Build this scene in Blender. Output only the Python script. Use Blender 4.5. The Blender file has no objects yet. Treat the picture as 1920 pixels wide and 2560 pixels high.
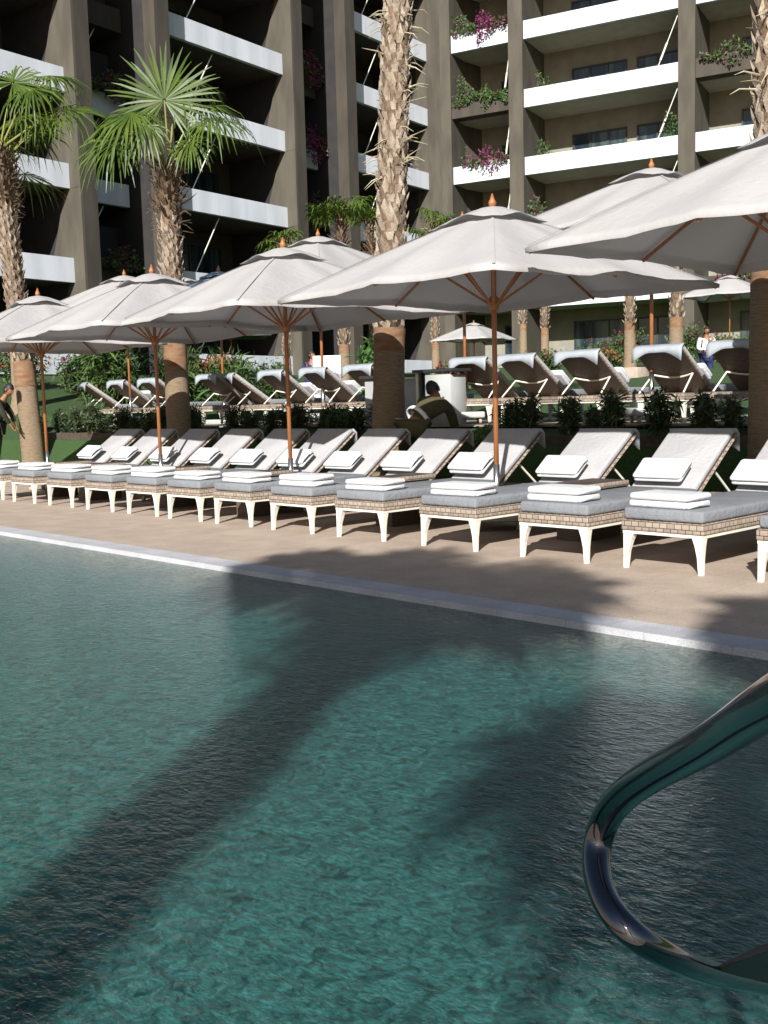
import bpy, math, random
from mathutils import Vector, Matrix
random.seed(7)
R=math.radians
sc=bpy.context.scene
col=sc.collection
# ---------------- camera ----------------
cam=bpy.data.cameras.new('camera'); co=bpy.data.objects.new('camera',cam); col.objects.link(co)
f,H=2650.0,1.25
pitch=math.atan(275/f); th=math.atan(2568/math.hypot(f,275)); roll=.027
aa=math.pi-th
hd=Vector((math.cos(aa),math.sin(aa),0)); up=Vector((0,0,1))
fw=hd*math.cos(pitch)-up*math.sin(pitch)
r0=fw.cross(up).normalized(); u0=r0.cross(fw)
RR=r0*math.cos(roll)-u0*math.sin(roll); UU=r0*math.sin(roll)+u0*math.cos(roll)
co.matrix_world=Matrix(((RR.x,UU.x,-fw.x,0),(RR.y,UU.y,-fw.y,0),(RR.z,UU.z,-fw.z,H),(0,0,0,1)))
cam.sensor_fit='VERTICAL'; cam.sensor_height=36; cam.lens=f/2560*36
cam.clip_start=.05; cam.clip_end=900
sc.camera=co
# ---------------- sky, sun, exposure ----------------
AZ,EL=32.5,28.0
S=Vector((math.sin(R(AZ))*math.cos(R(EL)),-math.cos(R(AZ))*math.cos(R(EL)),math.sin(R(EL))))
w=bpy.data.worlds.new('World'); sc.world=w; w.use_nodes=True
nt=w.node_tree; bg=nt.nodes['Background']; sky=nt.nodes.new('ShaderNodeTexSky')
sky.sky_type='NISHITA'; sky.sun_disc=False; sky.sun_elevation=R(EL); sky.sun_rotation=math.atan2(S.x,S.y)
nt.links.new(sky.outputs[0],bg.inputs[0]); bg.inputs[1].default_value=.05
sun=bpy.data.lights.new('sun','SUN'); so=bpy.data.objects.new('sun',sun); col.objects.link(so)
sun.energy=5.0; sun.angle=R(.55); sun.color=(1,.97,.925)
so.rotation_euler=S.to_track_quat('Z','Y').to_euler()
sc.view_settings.view_transform='Standard'; sc.view_settings.look='None'; sc.view_settings.gamma=1
sc.view_settings.exposure=.78
sc.cycles.max_bounces=6; sc.cycles.transparent_max_bounces=16
sc.cycles.caustics_reflective=False; sc.cycles.caustics_refractive=False

# ---------------- materials ----------------
def mat(name,c,rough=.7,c2=None,scale=8,bump=0,bscale=40,metal=0,mixlo=.35,mixhi=.65,detail=4,spec=None,stretch=None,trans=0,coat=0):
    m=bpy.data.materials.new(name); m.use_nodes=True; n=m.node_tree.nodes; l=m.node_tree.links
    b=n['Principled BSDF']; b.inputs['Base Color'].default_value=(*c,1); b.inputs['Roughness'].default_value=rough
    b.inputs['Metallic'].default_value=metal
    if spec is not None: b.inputs['Specular IOR Level'].default_value=spec
    if coat: b.inputs['Coat Weight'].default_value=coat
    tc=n.new('ShaderNodeTexCoord'); vec=tc.outputs['Object']
    if stretch:
        mp=n.new('ShaderNodeMapping'); mp.inputs['Scale'].default_value=stretch; l.new(vec,mp.inputs[0]); vec=mp.outputs[0]
    if c2:
        t=n.new('ShaderNodeTexNoise'); t.inputs['Scale'].default_value=scale; t.inputs['Detail'].default_value=detail; l.new(vec,t.inputs[0])
        r=n.new('ShaderNodeMapRange'); r.inputs[1].default_value=mixlo; r.inputs[2].default_value=mixhi; l.new(t.outputs[0],r.inputs[0])
        x=n.new('ShaderNodeMix'); x.data_type='RGBA'; x.inputs[6].default_value=(*c,1); x.inputs[7].default_value=(*c2,1)
        l.new(r.outputs[0],x.inputs[0]); l.new(x.outputs[2],b.inputs['Base Color'])
    if bump:
        t=n.new('ShaderNodeTexNoise'); t.inputs['Scale'].default_value=bscale; t.inputs['Detail'].default_value=3; l.new(vec,t.inputs[0])
        u=n.new('ShaderNodeBump'); u.inputs['Strength'].default_value=bump; u.inputs['Distance'].default_value=.02; l.new(t.outputs[0],u.inputs['Height']); l.new(u.outputs[0],b.inputs['Normal'])
    if trans:
        tr=n.new('ShaderNodeBsdfTranslucent'); tr.inputs[0].default_value=(*[min(1,v*1.2) for v in c],1)
        ad=n.new('ShaderNodeMixShader'); ad.inputs[0].default_value=trans
        l.new(b.outputs[0],ad.inputs[1]); l.new(tr.outputs[0],ad.inputs[2]); l.new(ad.outputs[0],n['Material Output'].inputs[0])
    return m
def wovenmat(name,c,c2,dark,bw=.05,bh=.022):
    m=bpy.data.materials.new(name); m.use_nodes=True; n=m.node_tree.nodes; l=m.node_tree.links; b=n['Principled BSDF']
    b.inputs['Roughness'].default_value=.6
    tc=n.new('ShaderNodeTexCoord'); sp=n.new('ShaderNodeSeparateXYZ'); l.new(tc.outputs['Object'],sp.inputs[0])
    a=n.new('ShaderNodeMath'); a.operation='ADD'; l.new(sp.outputs[0],a.inputs[0]); l.new(sp.outputs[1],a.inputs[1])
    cb=n.new('ShaderNodeCombineXYZ'); l.new(a.outputs[0],cb.inputs[0]); l.new(sp.outputs[2],cb.inputs[1])
    br=n.new('ShaderNodeTexBrick'); l.new(cb.outputs[0],br.inputs[0]); br.inputs['Scale'].default_value=1
    br.inputs['Brick Width'].default_value=bw; br.inputs['Row Height'].default_value=bh; br.inputs['Mortar Size'].default_value=.003; br.inputs['Mortar Smooth'].default_value=.6
    br.inputs['Color1'].default_value=(*c,1); br.inputs['Color2'].default_value=(*c2,1); br.inputs['Mortar'].default_value=(*dark,1)
    l.new(br.outputs[0],b.inputs['Base Color'])
    u=n.new('ShaderNodeBump'); u.invert=True; u.inputs['Strength'].default_value=.9; u.inputs['Distance'].default_value=.006; l.new(br.outputs['Fac'],u.inputs['Height']); l.new(u.outputs[0],b.inputs['Normal'])
    return m
def pavermat(name,c,c2,joint,w_,h_,bump=.15):
    m=mat(name,c,.8,c2,3,bump,60)
    n=m.node_tree.nodes; l=m.node_tree.links; b=n['Principled BSDF']
    src=[k for k in l if k.to_socket==b.inputs['Base Color']][0].from_socket
    tc=n.new('ShaderNodeTexCoord'); br=n.new('ShaderNodeTexBrick'); l.new(tc.outputs['Object'],br.inputs[0]); br.inputs['Scale'].default_value=1
    br.inputs['Brick Width'].default_value=w_; br.inputs['Row Height'].default_value=h_; br.inputs['Mortar Size'].default_value=.004; br.inputs['Mortar Smooth'].default_value=.2
    x=n.new('ShaderNodeMix'); x.data_type='RGBA'; l.new(br.outputs['Fac'],x.inputs[0]); l.new(src,x.inputs[6]); x.inputs[7].default_value=(*joint,1)
    nz=n.new('ShaderNodeTexNoise'); nz.inputs['Scale'].default_value=180; l.new(tc.outputs['Object'],nz.inputs[0])
    mm=n.new('ShaderNodeMapRange'); mm.inputs[1].default_value=.3; mm.inputs[2].default_value=.7; mm.inputs[3].default_value=.72; mm.inputs[4].default_value=1.25; l.new(nz.outputs[0],mm.inputs[0])
    y=n.new('ShaderNodeVectorMath'); y.operation='SCALE'; l.new(x.outputs[2],y.inputs[0]); l.new(mm.outputs[0],y.inputs['Scale']); l.new(y.outputs[0],b.inputs['Base Color'])
    return m
M={}
M['deck']=pavermat('sand_paving',(.43,.345,.275),(.36,.285,.225),(.32,.25,.2),.6,.6)
M['coping']=pavermat('pale_coping_stone',(.47,.47,.49),(.38,.38,.40),(.33,.33,.34),.5,.3,.2)
M['terrace']=pavermat('terrace_stone',(.34,.29,.23),(.26,.22,.17),(.2,.17,.13),.5,.5)
M['lawn']=mat('lawn_grass',(.022,.055,.010),.95,(.040,.085,.018),30,.8,120,detail=6)
M['soil']=mat('dark_soil',(.05,.035,.025),.95,(.08,.06,.04),12,.8,60)
M['wallstone']=mat('retaining_stone',(.16,.13,.10),.9,(.10,.08,.06),6,.5,40)
M['cushion']=mat('grey_outdoor_fabric',(.375,.37,.375),.9,(.33,.325,.335),3,.5,28,spec=.2)
M['seatfab']=mat('grey_seat_fabric',(.20,.21,.225),.9,(.165,.175,.19),4,.5,28,spec=.2)
M['flap']=mat('pale_head_cover_fabric',(.34,.37,.40),.9,(.30,.33,.36),9,.3,250,spec=.2)
M['towel']=mat('white_terry',(.86,.86,.87),.95,(.78,.78,.8),60,.9,260,spec=.1)
M['white']=mat('cream_painted_metal',(.72,.70,.60),.4,(.64,.61,.52),7,0)
M['rattan']=wovenmat('woven_grey_rattan',(.36,.29,.23),(.25,.20,.16),(.05,.035,.025),.058,.0385)
M['rattanback']=wovenmat('woven_brown_rattan',(.20,.145,.11),(.13,.095,.075),(.03,.02,.015),.018,.014)
M['canvas']=mat('off_white_canvas',(.445,.43,.425),.85,(.40,.385,.38),1.4,.35,14,trans=.16,spec=.2)
M['canvasdark']=mat('charcoal_canvas',(.10,.12,.14),.85,(.08,.09,.11),3,.1,90)
M['canvasblue']=mat('blue_grey_canvas',(.30,.36,.44),.85,(.24,.3,.38),3,.1,90)
M['wood']=mat('teak_varnished',(.34,.135,.042),.45,(.26,.09,.03),4,.2,30,stretch=(14,14,1.2),coat=.15)
M['chrome']=mat('polished_steel',(.13,.13,.145),.085,metal=1)
M['sleeve']=mat('brushed_steel',(.6,.6,.6),.25,metal=1)
M['plastic']=mat('grey_base_plastic',(.42,.44,.42),.5,(.34,.36,.34),9,0)
M['rubber']=mat('castor_rubber',(.35,.28,.2),.6)
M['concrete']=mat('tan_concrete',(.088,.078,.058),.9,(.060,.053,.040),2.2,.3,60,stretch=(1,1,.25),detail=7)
M['concrete2']=mat('brown_and_shade_concrete',(.062,.052,.040),.9,(.042,.036,.028),2.2,.3,60,stretch=(1,1,.25),detail=7)  # brown for the beams; painted shade on left piers and soffits
M['beige']=mat('beige_stucco',(.25,.24,.195),.95,(.21,.20,.165),2,.2,60)
M['whitewall']=mat('white_painted_parapet',(.62,.65,.71),.7,(.50,.53,.58),1.6,.05,60,stretch=(1,1,.12),detail=7)
M['glass']=mat('dark_glazing',(.012,.022,.032),.1,(.06,.085,.075),1.3,0,stretch=(2.5,2.5,.3),mixlo=.45,mixhi=.7)
M['frame']=mat('dark_window_frame',(.03,.03,.03),.5)
M['soffit']=mat('bounce_lit_soffit',(.42,.40,.33),.95,(.36,.34,.28),2,.1,60)  # bounce light on the right-wing soffits put into a paler colour
M['interior']=mat('recess_shade_and_screen',(.018,.018,.021),.9,(.028,.025,.022),2,0)  # recess shade painted on the party walls; also the dark screens
M['rod']=mat('white_tie_rod_paint',(.7,.72,.62),.5)
M['trunkbase']=mat('smooth_palm_trunk',(.31,.23,.15),.9,(.21,.15,.095),10,.8,60,stretch=(1,1,8),detail=6)
M['trunkrust']=mat('rusty_palm_fibre',(.22,.105,.045),.95,(.29,.19,.115),5,.9,80,stretch=(1,1,3))
M['boot']=mat('dry_leaf_base',(.42,.35,.27),.9,(.22,.165,.12),9,.7,60,stretch=(1,1,.4))
M['boottop']=mat('fibrous_leaf_base',(.19,.125,.075),.95,(.09,.06,.04),14,.8,60)
M['stalkdry']=mat('pale_dry_stalk',(.5,.46,.33),.8,(.3,.24,.14),9,0)
M['frond']=mat('palm_frond_green',(.095,.145,.018),.45,(.045,.085,.010),3,0,trans=.3)
M['frond2']=mat('palm_frond_olive',(.11,.16,.035),.5,(.06,.09,.02),3,0,trans=.3)
M['petiole']=mat('palm_leaf_stalk',(.20,.24,.05),.5,(.3,.25,.08),4,0)
M['leafdk']=mat('dark_hedge_leaf',(.03,.055,.02),.5,(.06,.09,.035),7,0,trans=.15)
M['leafmid']=mat('shrub_leaf',(.05,.10,.025),.6,(.09,.15,.04),4,0,trans=.2)
M['leafbrt']=mat('bright_strap_leaf',(.10,.20,.05),.5,(.06,.13,.035),5,0,trans=.2)
M['leafsil']=mat('silvery_leaf',(.3,.36,.3),.6,(.2,.27,.22),5,0)
M['flowerm']=mat('magenta_bracts',(.22,.035,.11),.7,(.13,.02,.08),5,0,trans=.2)
M['flowero']=mat('orange_blossom',(.38,.09,.035),.7,(.28,.05,.03),7,0)
M['flowerr']=mat('red_blossom',(.16,.02,.022),.7,(.09,.02,.02),7,0)
M['stem']=mat('woody_stem',(.09,.06,.035),.9)
M['skin']=mat('brown_skin',(.28,.12,.06),.6,(.24,.10,.05),8,0)
M['hair']=mat('black_hair',(.012,.01,.009),.6)
M['olive']=mat('olive_uniform_cloth',(.078,.066,.028),.9,(.055,.048,.022),8,.3,60)
M['darkolive']=mat('dark_uniform_cloth',(.022,.024,.012),.9,(.016,.017,.01),8,.3,60)
M['navy']=mat('navy_cloth',(.02,.035,.12),.9,(.015,.02,.07),8,.3,60)
M['whitecloth']=mat('white_cloth',(.8,.8,.82),.9,(.72,.73,.77),8,.2,60)
M['shoe']=mat('black_shoe',(.01,.01,.01),.5)
M['counter']=mat('grey_painted_panel',(.36,.37,.37),.7,(.32,.33,.33),3,.1,40)
M['darktop']=mat('dark_counter_top',(.03,.03,.035),.35)
M['sign']=mat('white_board',(.85,.86,.88),.6)
M['print']=mat('grey_print',(.45,.47,.5),.7)
M['planter']=mat('pinkish_stone',(.42,.34,.28),.9,(.36,.28,.23),5,.3,50)
M['tile']=None
# pool floor tile
def pooltile():
    m=bpy.data.materials.new('teal_pool_mosaic'); m.use_nodes=True; n=m.node_tree.nodes; l=m.node_tree.links; b=n['Principled BSDF']; b.inputs['Roughness'].default_value=.8
    tc=n.new('ShaderNodeTexCoord')
    v=n.new('ShaderNodeTexVoronoi'); v.inputs['Scale'].default_value=24; l.new(tc.outputs['Object'],v.inputs[0])
    r=n.new('ShaderNodeValToRGB'); l.new(v.outputs['Color'],r.inputs[0])
    e=r.color_ramp.elements; e[0].position=.15; e[0].color=(.05,.12,.11,1); e[1].position=.85; e[1].color=(.26,.40,.36,1)
    t=n.new('ShaderNodeTexNoise'); t.inputs['Scale'].default_value=1.1; t.inputs['Detail'].default_value=5; l.new(tc.outputs['Object'],t.inputs[0])
    x=n.new('ShaderNodeMix'); x.data_type='RGBA'; x.blend_type='MULTIPLY'; x.inputs[0].default_value=1
    mr=n.new('ShaderNodeMapRange'); mr.inputs[1].default_value=.3; mr.inputs[2].default_value=.7; mr.inputs[3].default_value=.6; mr.inputs[4].default_value=1.3; l.new(t.outputs[0],mr.inputs[0])
    l.new(r.outputs[0],x.inputs[6]); l.new(mr.outputs[0],x.inputs[7]); l.new(x.outputs[2],b.inputs['Base Color'])
    return m
M['tile']=pooltile()
M['beach']=mat('sandy_pool_ledge',(.27,.235,.19),.9,(.21,.19,.16),9,.4,60,detail=6)
def water():
    m=bpy.data.materials.new('pool_water'); m.use_nodes=True; n=m.node_tree.nodes; l=m.node_tree.links
    n.remove(n['Principled BSDF'])
    tc=n.new('ShaderNodeTexCoord')
    mp=n.new('ShaderNodeMapping'); mp.inputs['Scale'].default_value=(1,1.7,1); mp.inputs['Rotation'].default_value=(0,0,R(38)); l.new(tc.outputs['Object'],mp.inputs[0])
    a=n.new('ShaderNodeTexNoise'); a.inputs['Scale'].default_value=13; a.inputs['Detail'].default_value=6; a.inputs['Roughness'].default_value=.62; a.inputs['Distortion'].default_value=.5; l.new(mp.outputs[0],a.inputs[0])
    c=n.new('ShaderNodeTexNoise'); c.inputs['Scale'].default_value=48; c.inputs['Detail'].default_value=3; l.new(mp.outputs[0],c.inputs[0])
    u=n.new('ShaderNodeBump'); u.inputs['Strength'].default_value=.8; u.inputs['Distance'].default_value=.017; l.new(a.outputs[0],u.inputs['Height'])
    u2=n.new('ShaderNodeBump'); u2.inputs['Strength'].default_value=.8; u2.inputs['Distance'].default_value=.007; l.new(c.outputs[0],u2.inputs['Height']); l.new(u.outputs[0],u2.inputs['Normal'])
    g=n.new('ShaderNodeBsdfGlossy'); g.inputs['Roughness'].default_value=.06; g.inputs[0].default_value=(.66,.72,.74,1); l.new(u2.outputs[0],g.inputs['Normal'])
    tr=n.new('ShaderNodeBsdfTransparent'); tr.inputs[0].default_value=(.93,1,.98,1)
    fr=n.new('ShaderNodeFresnel'); fr.inputs[0].default_value=1.2; l.new(u2.outputs[0],fr.inputs['Normal'])
    # cloudiness: silt over the shallow ledge, teal over the deep part
    d=n.new('ShaderNodeBsdfDiffuse'); l.new(u2.outputs[0],d.inputs['Normal'])
    sp=n.new('ShaderNodeSeparateXYZ'); l.new(tc.outputs['Object'],sp.inputs[0])
    nz=n.new('ShaderNodeTexNoise'); nz.inputs['Scale'].default_value=1.3; nz.inputs['Detail'].default_value=4; l.new(tc.outputs['Object'],nz.inputs[0])
    ad=n.new('ShaderNodeMath'); ad.operation='MULTIPLY_ADD'; l.new(nz.outputs[0],ad.inputs[0]); ad.inputs[1].default_value=1.3; l.new(sp.outputs[1],ad.inputs[2])
    mr=n.new('ShaderNodeMapRange'); mr.interpolation_type='SMOOTHSTEP'; mr.inputs[1].default_value=4.35; mr.inputs[2].default_value=5.75; l.new(ad.outputs[0],mr.inputs[0])
    cm=n.new('ShaderNodeMix'); cm.data_type='RGBA'; cm.inputs[6].default_value=(.036,.128,.118,1); cm.inputs[7].default_value=(.27,.255,.21,1); l.new(mr.outputs[0],cm.inputs[0])
    vo=n.new('ShaderNodeTexNoise'); vo.inputs['Scale'].default_value=21; vo.inputs['Detail'].default_value=6; vo.inputs['Roughness'].default_value=.7; vo.inputs['Distortion'].default_value=1.2; l.new(tc.outputs['Object'],vo.inputs[0])
    vm=n.new('ShaderNodeMapRange'); vm.inputs[1].default_value=.36; vm.inputs[2].default_value=.66; vm.inputs[3].default_value=.4; vm.inputs[4].default_value=1.75; l.new(vo.outputs[0],vm.inputs[0])
    vs_=n.new('ShaderNodeVectorMath'); vs_.operation='SCALE'; l.new(cm.outputs[2],vs_.inputs[0]); l.new(vm.outputs[0],vs_.inputs['Scale']); l.new(vs_.outputs[0],d.inputs[0])
    y=n.new('ShaderNodeMixShader'); y.inputs[0].default_value=.64; l.new(tr.outputs[0],y.inputs[1]); l.new(d.outputs[0],y.inputs[2])
    x=n.new('ShaderNodeMixShader'); l.new(fr.outputs[0],x.inputs[0]); l.new(y.outputs[0],x.inputs[1]); l.new(g.outputs[0],x.inputs[2])
    l.new(x.outputs[0],n['Material Output'].inputs[0])
    va=n.new('ShaderNodeVolumeAbsorption'); va.inputs[0].default_value=(.12,.74,.70,1); va.inputs[1].default_value=2.2
    l.new(va.outputs[0],n['Material Output'].inputs[1])
    return m
M['water']=water()

# ---------------- mesh helpers ----------------
class MB:
    def __init__(s): s.v=[]; s.f=[]; s.mi=[]; s.cur=0
    def add(s,vs,fs):
        o=len(s.v); s.v+= [tuple(p) for p in vs]; s.f+=[tuple(i+o for i in q) for q in fs]; s.mi+=[s.cur]*len(fs); return s
    def box(s,x0,x1,y0,y1,z0,z1):
        return s.add([(x0,y0,z0),(x1,y0,z0),(x1,y1,z0),(x0,y1,z0),(x0,y0,z1),(x1,y0,z1),(x1,y1,z1),(x0,y1,z1)],[(3,2,1,0),(4,5,6,7),(0,1,5,4),(1,2,6,5),(2,3,7,6),(3,0,4,7)])
    def obox(s,O,a,b,c):
        O=Vector(O);a=Vector(a);b=Vector(b);c=Vector(c)
        return s.add([O,O+a,O+a+b,O+b,O+c,O+a+c,O+a+b+c,O+b+c],[(3,2,1,0),(4,5,6,7),(0,1,5,4),(1,2,6,5),(2,3,7,6),(3,0,4,7)])
    def rbox(s,x0,x1,y0,y1,z0,z1,r=.02,puff=0,n=3):
        # rounded box: stacked rounded outlines
        prof=[]
        for i in range(n+1):
            a=math.pi/2*i/n; prof.append((r*(1-math.sin(a)) , z0+r*(1-math.cos(a))))
        prof=prof+[(p[0],z1-(p[1]-z0)) for p in reversed(prof)]
        ring=[]
        for ins,z in prof:
            pts=[]
            rr=r*1.2
            for cx_,cy_,a0 in ((x1-rr,y1-rr,0),(x0+rr,y1-rr,90),(x0+rr,y0+rr,180),(x1-rr,y0+rr,270)):
                for k in range(4):
                    a=R(a0+30*k); pts.append((cx_+(rr-ins)*math.cos(a),cy_+(rr-ins)*math.sin(a),z))
            ring.append(pts)
        N=16; vs=[p for q in ring for p in q]; fs=[]
        for i in range(len(ring)-1):
            for k in range(N): fs.append((i*N+k,i*N+(k+1)%N,(i+1)*N+(k+1)%N,(i+1)*N+k))
        fs.append(tuple(reversed(range(N)))); 
        if puff:
            o=len(vs); vs.append(((x0+x1)/2,(y0+y1)/2,z1+puff)); b=(len(ring)-1)*N
            for k in range(N): fs.append((b+k,b+(k+1)%N,o))
        else: fs.append(tuple((len(ring)-1)*N+k for k in range(N)))
        return s.add(vs,fs)
    def tube(s,pts,rad,n=8,cap=True):
        pts=[Vector(p) for p in pts]; rad=rad if isinstance(rad,(list,tuple)) else [rad]*len(pts)
        vs=[];fs=[]; prev=None
        for i,p in enumerate(pts):
            t=(pts[min(i+1,len(pts)-1)]-pts[max(i-1,0)]).normalized()
            if prev is None:
                a=t.cross(Vector((0,0,1)));  a=a if a.length>1e-3 else Vector((1,0,0))
            else: a=prev-t*prev.dot(t)
            a.normalize(); prev=a; b=t.cross(a)
            for k in range(n):
                q=2*math.pi*k/n; vs.append(p+(a*math.cos(q)+b*math.sin(q))*rad[i])
        for i in range(len(pts)-1):
            for k in range(n): fs.append((i*n+k,i*n+(k+1)%n,(i+1)*n+(k+1)%n,(i+1)*n+k))
        if cap: fs.append(tuple(reversed(range(n)))); fs.append(tuple((len(pts)-1)*n+k for k in range(n)))
        return s.add(vs,fs)
    def strip(s,pts,wd,side):
        vs=[];fs=[]
        for p,w_ in zip(pts,wd):
            vs+=[Vector(p)-side*w_,Vector(p)+side*w_]
        for i in range(len(pts)-1): fs.append((2*i,2*i+1,2*i+3,2*i+2))
        return s.add(vs,fs)
    def leaf(s,p,d,L,w_,nrm,droop=0):
        d=d.normalized(); side=d.cross(nrm); side=side.normalized() if side.length>1e-4 else Vector((1,0,0))
        m_=p+d*L*.5; e=p+d*L+Vector((0,0,-droop))
        return s.add([p,m_+side*w_,e,m_-side*w_],[(0,1,2,3)])
    def blob(s,c,rx,ry,rz,n=8,m_=6,jit=0):
        vs=[];fs=[]
        for i in range(m_+1):
            a=math.pi*i/m_
            for k in range(n):
                b=2*math.pi*k/n; j=1+random.uniform(-jit,jit)
                vs.append((c[0]+rx*j*math.sin(a)*math.cos(b),c[1]+ry*j*math.sin(a)*math.sin(b),c[2]+rz*j*math.cos(a)))
        for i in range(m_):
            for k in range(n): fs.append((i*n+k,(i+1)*n+k,(i+1)*n+(k+1)%n,i*n+(k+1)%n))
        return s.add(vs,fs)
    def build(s,name,mats,parent=None,smooth=False,loc=None):
        me=bpy.data.meshes.new(name); me.from_pydata(s.v,[],s.f)
        if not isinstance(mats,(list,tuple)): mats=[mats]
        for q in mats: me.materials.append(M[q] if isinstance(q,str) else q)
        me.polygons.foreach_set('material_index',s.mi)
        if smooth: me.polygons.foreach_set('use_smooth',[True]*len(me.polygons))
        me.update()
        o=bpy.data.objects.new(name,me); col.objects.link(o)
        if parent: o.parent=parent
        if loc: o.location=loc
        return o
def tag(o,label=None,cat=None,group=None,kind=None):
    if label: o['label']=label
    if cat: o['category']=cat
    if group: o['group']=group
    if kind: o['kind']=kind
    return o
def empty(name,loc,rz=0):
    o=bpy.data.objects.new(name,None); col.objects.link(o); o.location=loc; o.rotation_euler=(0,0,rz); return o
def copy_tree(o,parent=None):
    c=o.copy(); col.objects.link(c)
    if parent: c.parent=parent
    for ch in list(KIDS.get(o.name,[])): copy_tree(ch,c)
    return c
KIDS={}
def index():
    KIDS.clear()
    for o in bpy.data.objects:
        if o.parent: KIDS.setdefault(o.parent.name,[]).append(o)
def struct(o): o['kind']='structure'; return o

# ---------------- terrain, deck, pool ----------------
def hterr(x,y):
    def seg(v,pts):
        for (a,za),(b,zb) in zip(pts,pts[1:]):
            if v<=b: t=max(0,(v-a)/(b-a)); return za+(zb-za)*t
        return pts[-1][1]
    fy=seg(y,[(9.1,0),(9.75,.02),(10.25,.66),(10.8,.86),(15,.88),(22,1.5),(36,2.6),(60,3.0)])
    gx=seg(-x,[(21.5,.88),(30,2.3),(40,2.6)]) if y>10.8 else 0
    return max(fy,gx)
xs=[-300,-120,-60]+[-50+i*1.0 for i in range(66)]+[20,40,120,300]
ys=[9.1,9.45,9.75,9.9,10.05,10.25,10.5,10.8,11.5,12.5,13.5,15,16,17,18.5,20,22,24,27,30,33,36,42,50,60,120,400]
b=MB(); nx=len(xs)
for y in ys:
    for x in xs: b.v.append((x,y,hterr(x,y)+(random.uniform(-.015,.015) if y>9.2 else 0)))
for j in range(len(ys)-1):
    for i in range(nx-1): b.f.append((j*nx+i,j*nx+i+1,(j+1)*nx+i+1,(j+1)*nx+i)); b.mi.append(0)
struct(b.build('ground','lawn'))
b=MB().box(-22,20,10.86,14.9,.885,.91); struct(b.build('terrace','terrace'))
b=MB().box(-22,20,10.3,10.62,.5,.80); struct(b.build('planting_bed','soil'))
struct(MB().box(-300,300,5.0,9.14,-.25,.004).build('pool_deck','deck'))
struct(MB().box(-300,300,4.76,5.0,-.25,.010).build('coping','coping'))
struct(MB().box(-300,300,-60,.35,-.25,.004).build('near_pavement','deck'))
struct(MB().box(-60,30,4.78,4.98,-2,-.252).build('pool_wall','beach'))
struct(MB().box(-60,30,.1,.34,-2,-.252).build('pool_wall','tile'))
b=MB()  # pool floor profile
prof=[(4.78,-.11),(4.5,-.13),(4.15,-.16),(3.75,-.19),(3.3,-.22),(2.7,-.25),(1.8,-.27),(.3,-.30)]
rows=[]; b.cur=0
xr=[-60+i*1.5 for i in range(61)]
for y,z in prof:
    for x in xr: b.v.append((x,y,z))
n_=len(xr)
for j in range(len(prof)-1):
    for i in range(n_-1): b.f.append((j*n_+i,(j+1)*n_+i,(j+1)*n_+i+1,j*n_+i+1)); b.mi.append(0)
pf=b.build('pool_floor','tile',smooth=True); struct(pf)
# the ledge under the far edge is a paler sandy finish that thins out into the mosaic
def blendfloor():
    m=M['tile'].copy(); m.name='pool_floor_finish'; n=m.node_tree.nodes; l=m.node_tree.links; bs=n['Principled BSDF']
    src=[k for k in l if k.to_socket==bs.inputs['Base Color']][0].from_socket
    tc=n.new('ShaderNodeTexCoord'); sp=n.new('ShaderNodeSeparateXYZ'); l.new(tc.outputs['Object'],sp.inputs[0])
    nz=n.new('ShaderNodeTexNoise'); nz.inputs['Scale'].default_value=2.2; nz.inputs['Detail'].default_value=5; l.new(tc.outputs['Object'],nz.inputs[0])
    ad=n.new('ShaderNodeMath'); ad.operation='MULTIPLY_ADD'; l.new(nz.outputs[0],ad.inputs[0]); ad.inputs[1].default_value=.9; l.new(sp.outputs[1],ad.inputs[2])
    mr=n.new('ShaderNodeMapRange'); mr.inputs[1].default_value=3.75; mr.inputs[2].default_value=5.0; l.new(ad.outputs[0],mr.inputs[0])
    x=n.new('ShaderNodeMix'); x.data_type='RGBA'; l.new(mr.outputs[0],x.inputs[0]); l.new(src,x.inputs[6]); x.inputs[7].default_value=(.25,.215,.175,1); l.new(x.outputs[2],bs.inputs['Base Color'])
    return m
pf.data.materials[0]=blendfloor()
struct(MB().box(-59,29,.33,4.785,-1.5,-.03).build('water','water'))

# ---------------- sun loungers ----------------
W=.66
def ypan(b,pl,x0,x1,t):
    # slab following a polyline (y,z), thickness t below it
    vs=[];fs=[]
    n=len(pl)
    for i,(y,z) in enumerate(pl):
        a=Vector(pl[max(i-1,0)]); c=Vector(pl[min(i+1,n-1)]); d=(c-a).normalized(); nn=Vector((-d.y,d.x))
        for q,xx in ((0,x0),(0,x1),(1,x1),(1,x0)): vs.append((xx,y-nn.x*t*q,z-nn.y*t*q))
    for i in range(n-1):
        o=4*i
        for k in range(4): fs.append((o+k,o+(k+1)%4,o+4+(k+1)%4,o+4+k))
    fs.append((3,2,1,0)); o=4*(n-1); fs.append((o,o+1,o+2,o+3)); b.add(vs,fs)
def soft(o,w_=.018,seg=3):
    m=o.modifiers.new('bevel','BEVEL'); m.width=w_; m.segments=seg; m.limit_method='ANGLE'; m.angle_limit=R(40)
    for p in o.data.polygons: p.use_smooth=True
    return o
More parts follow.
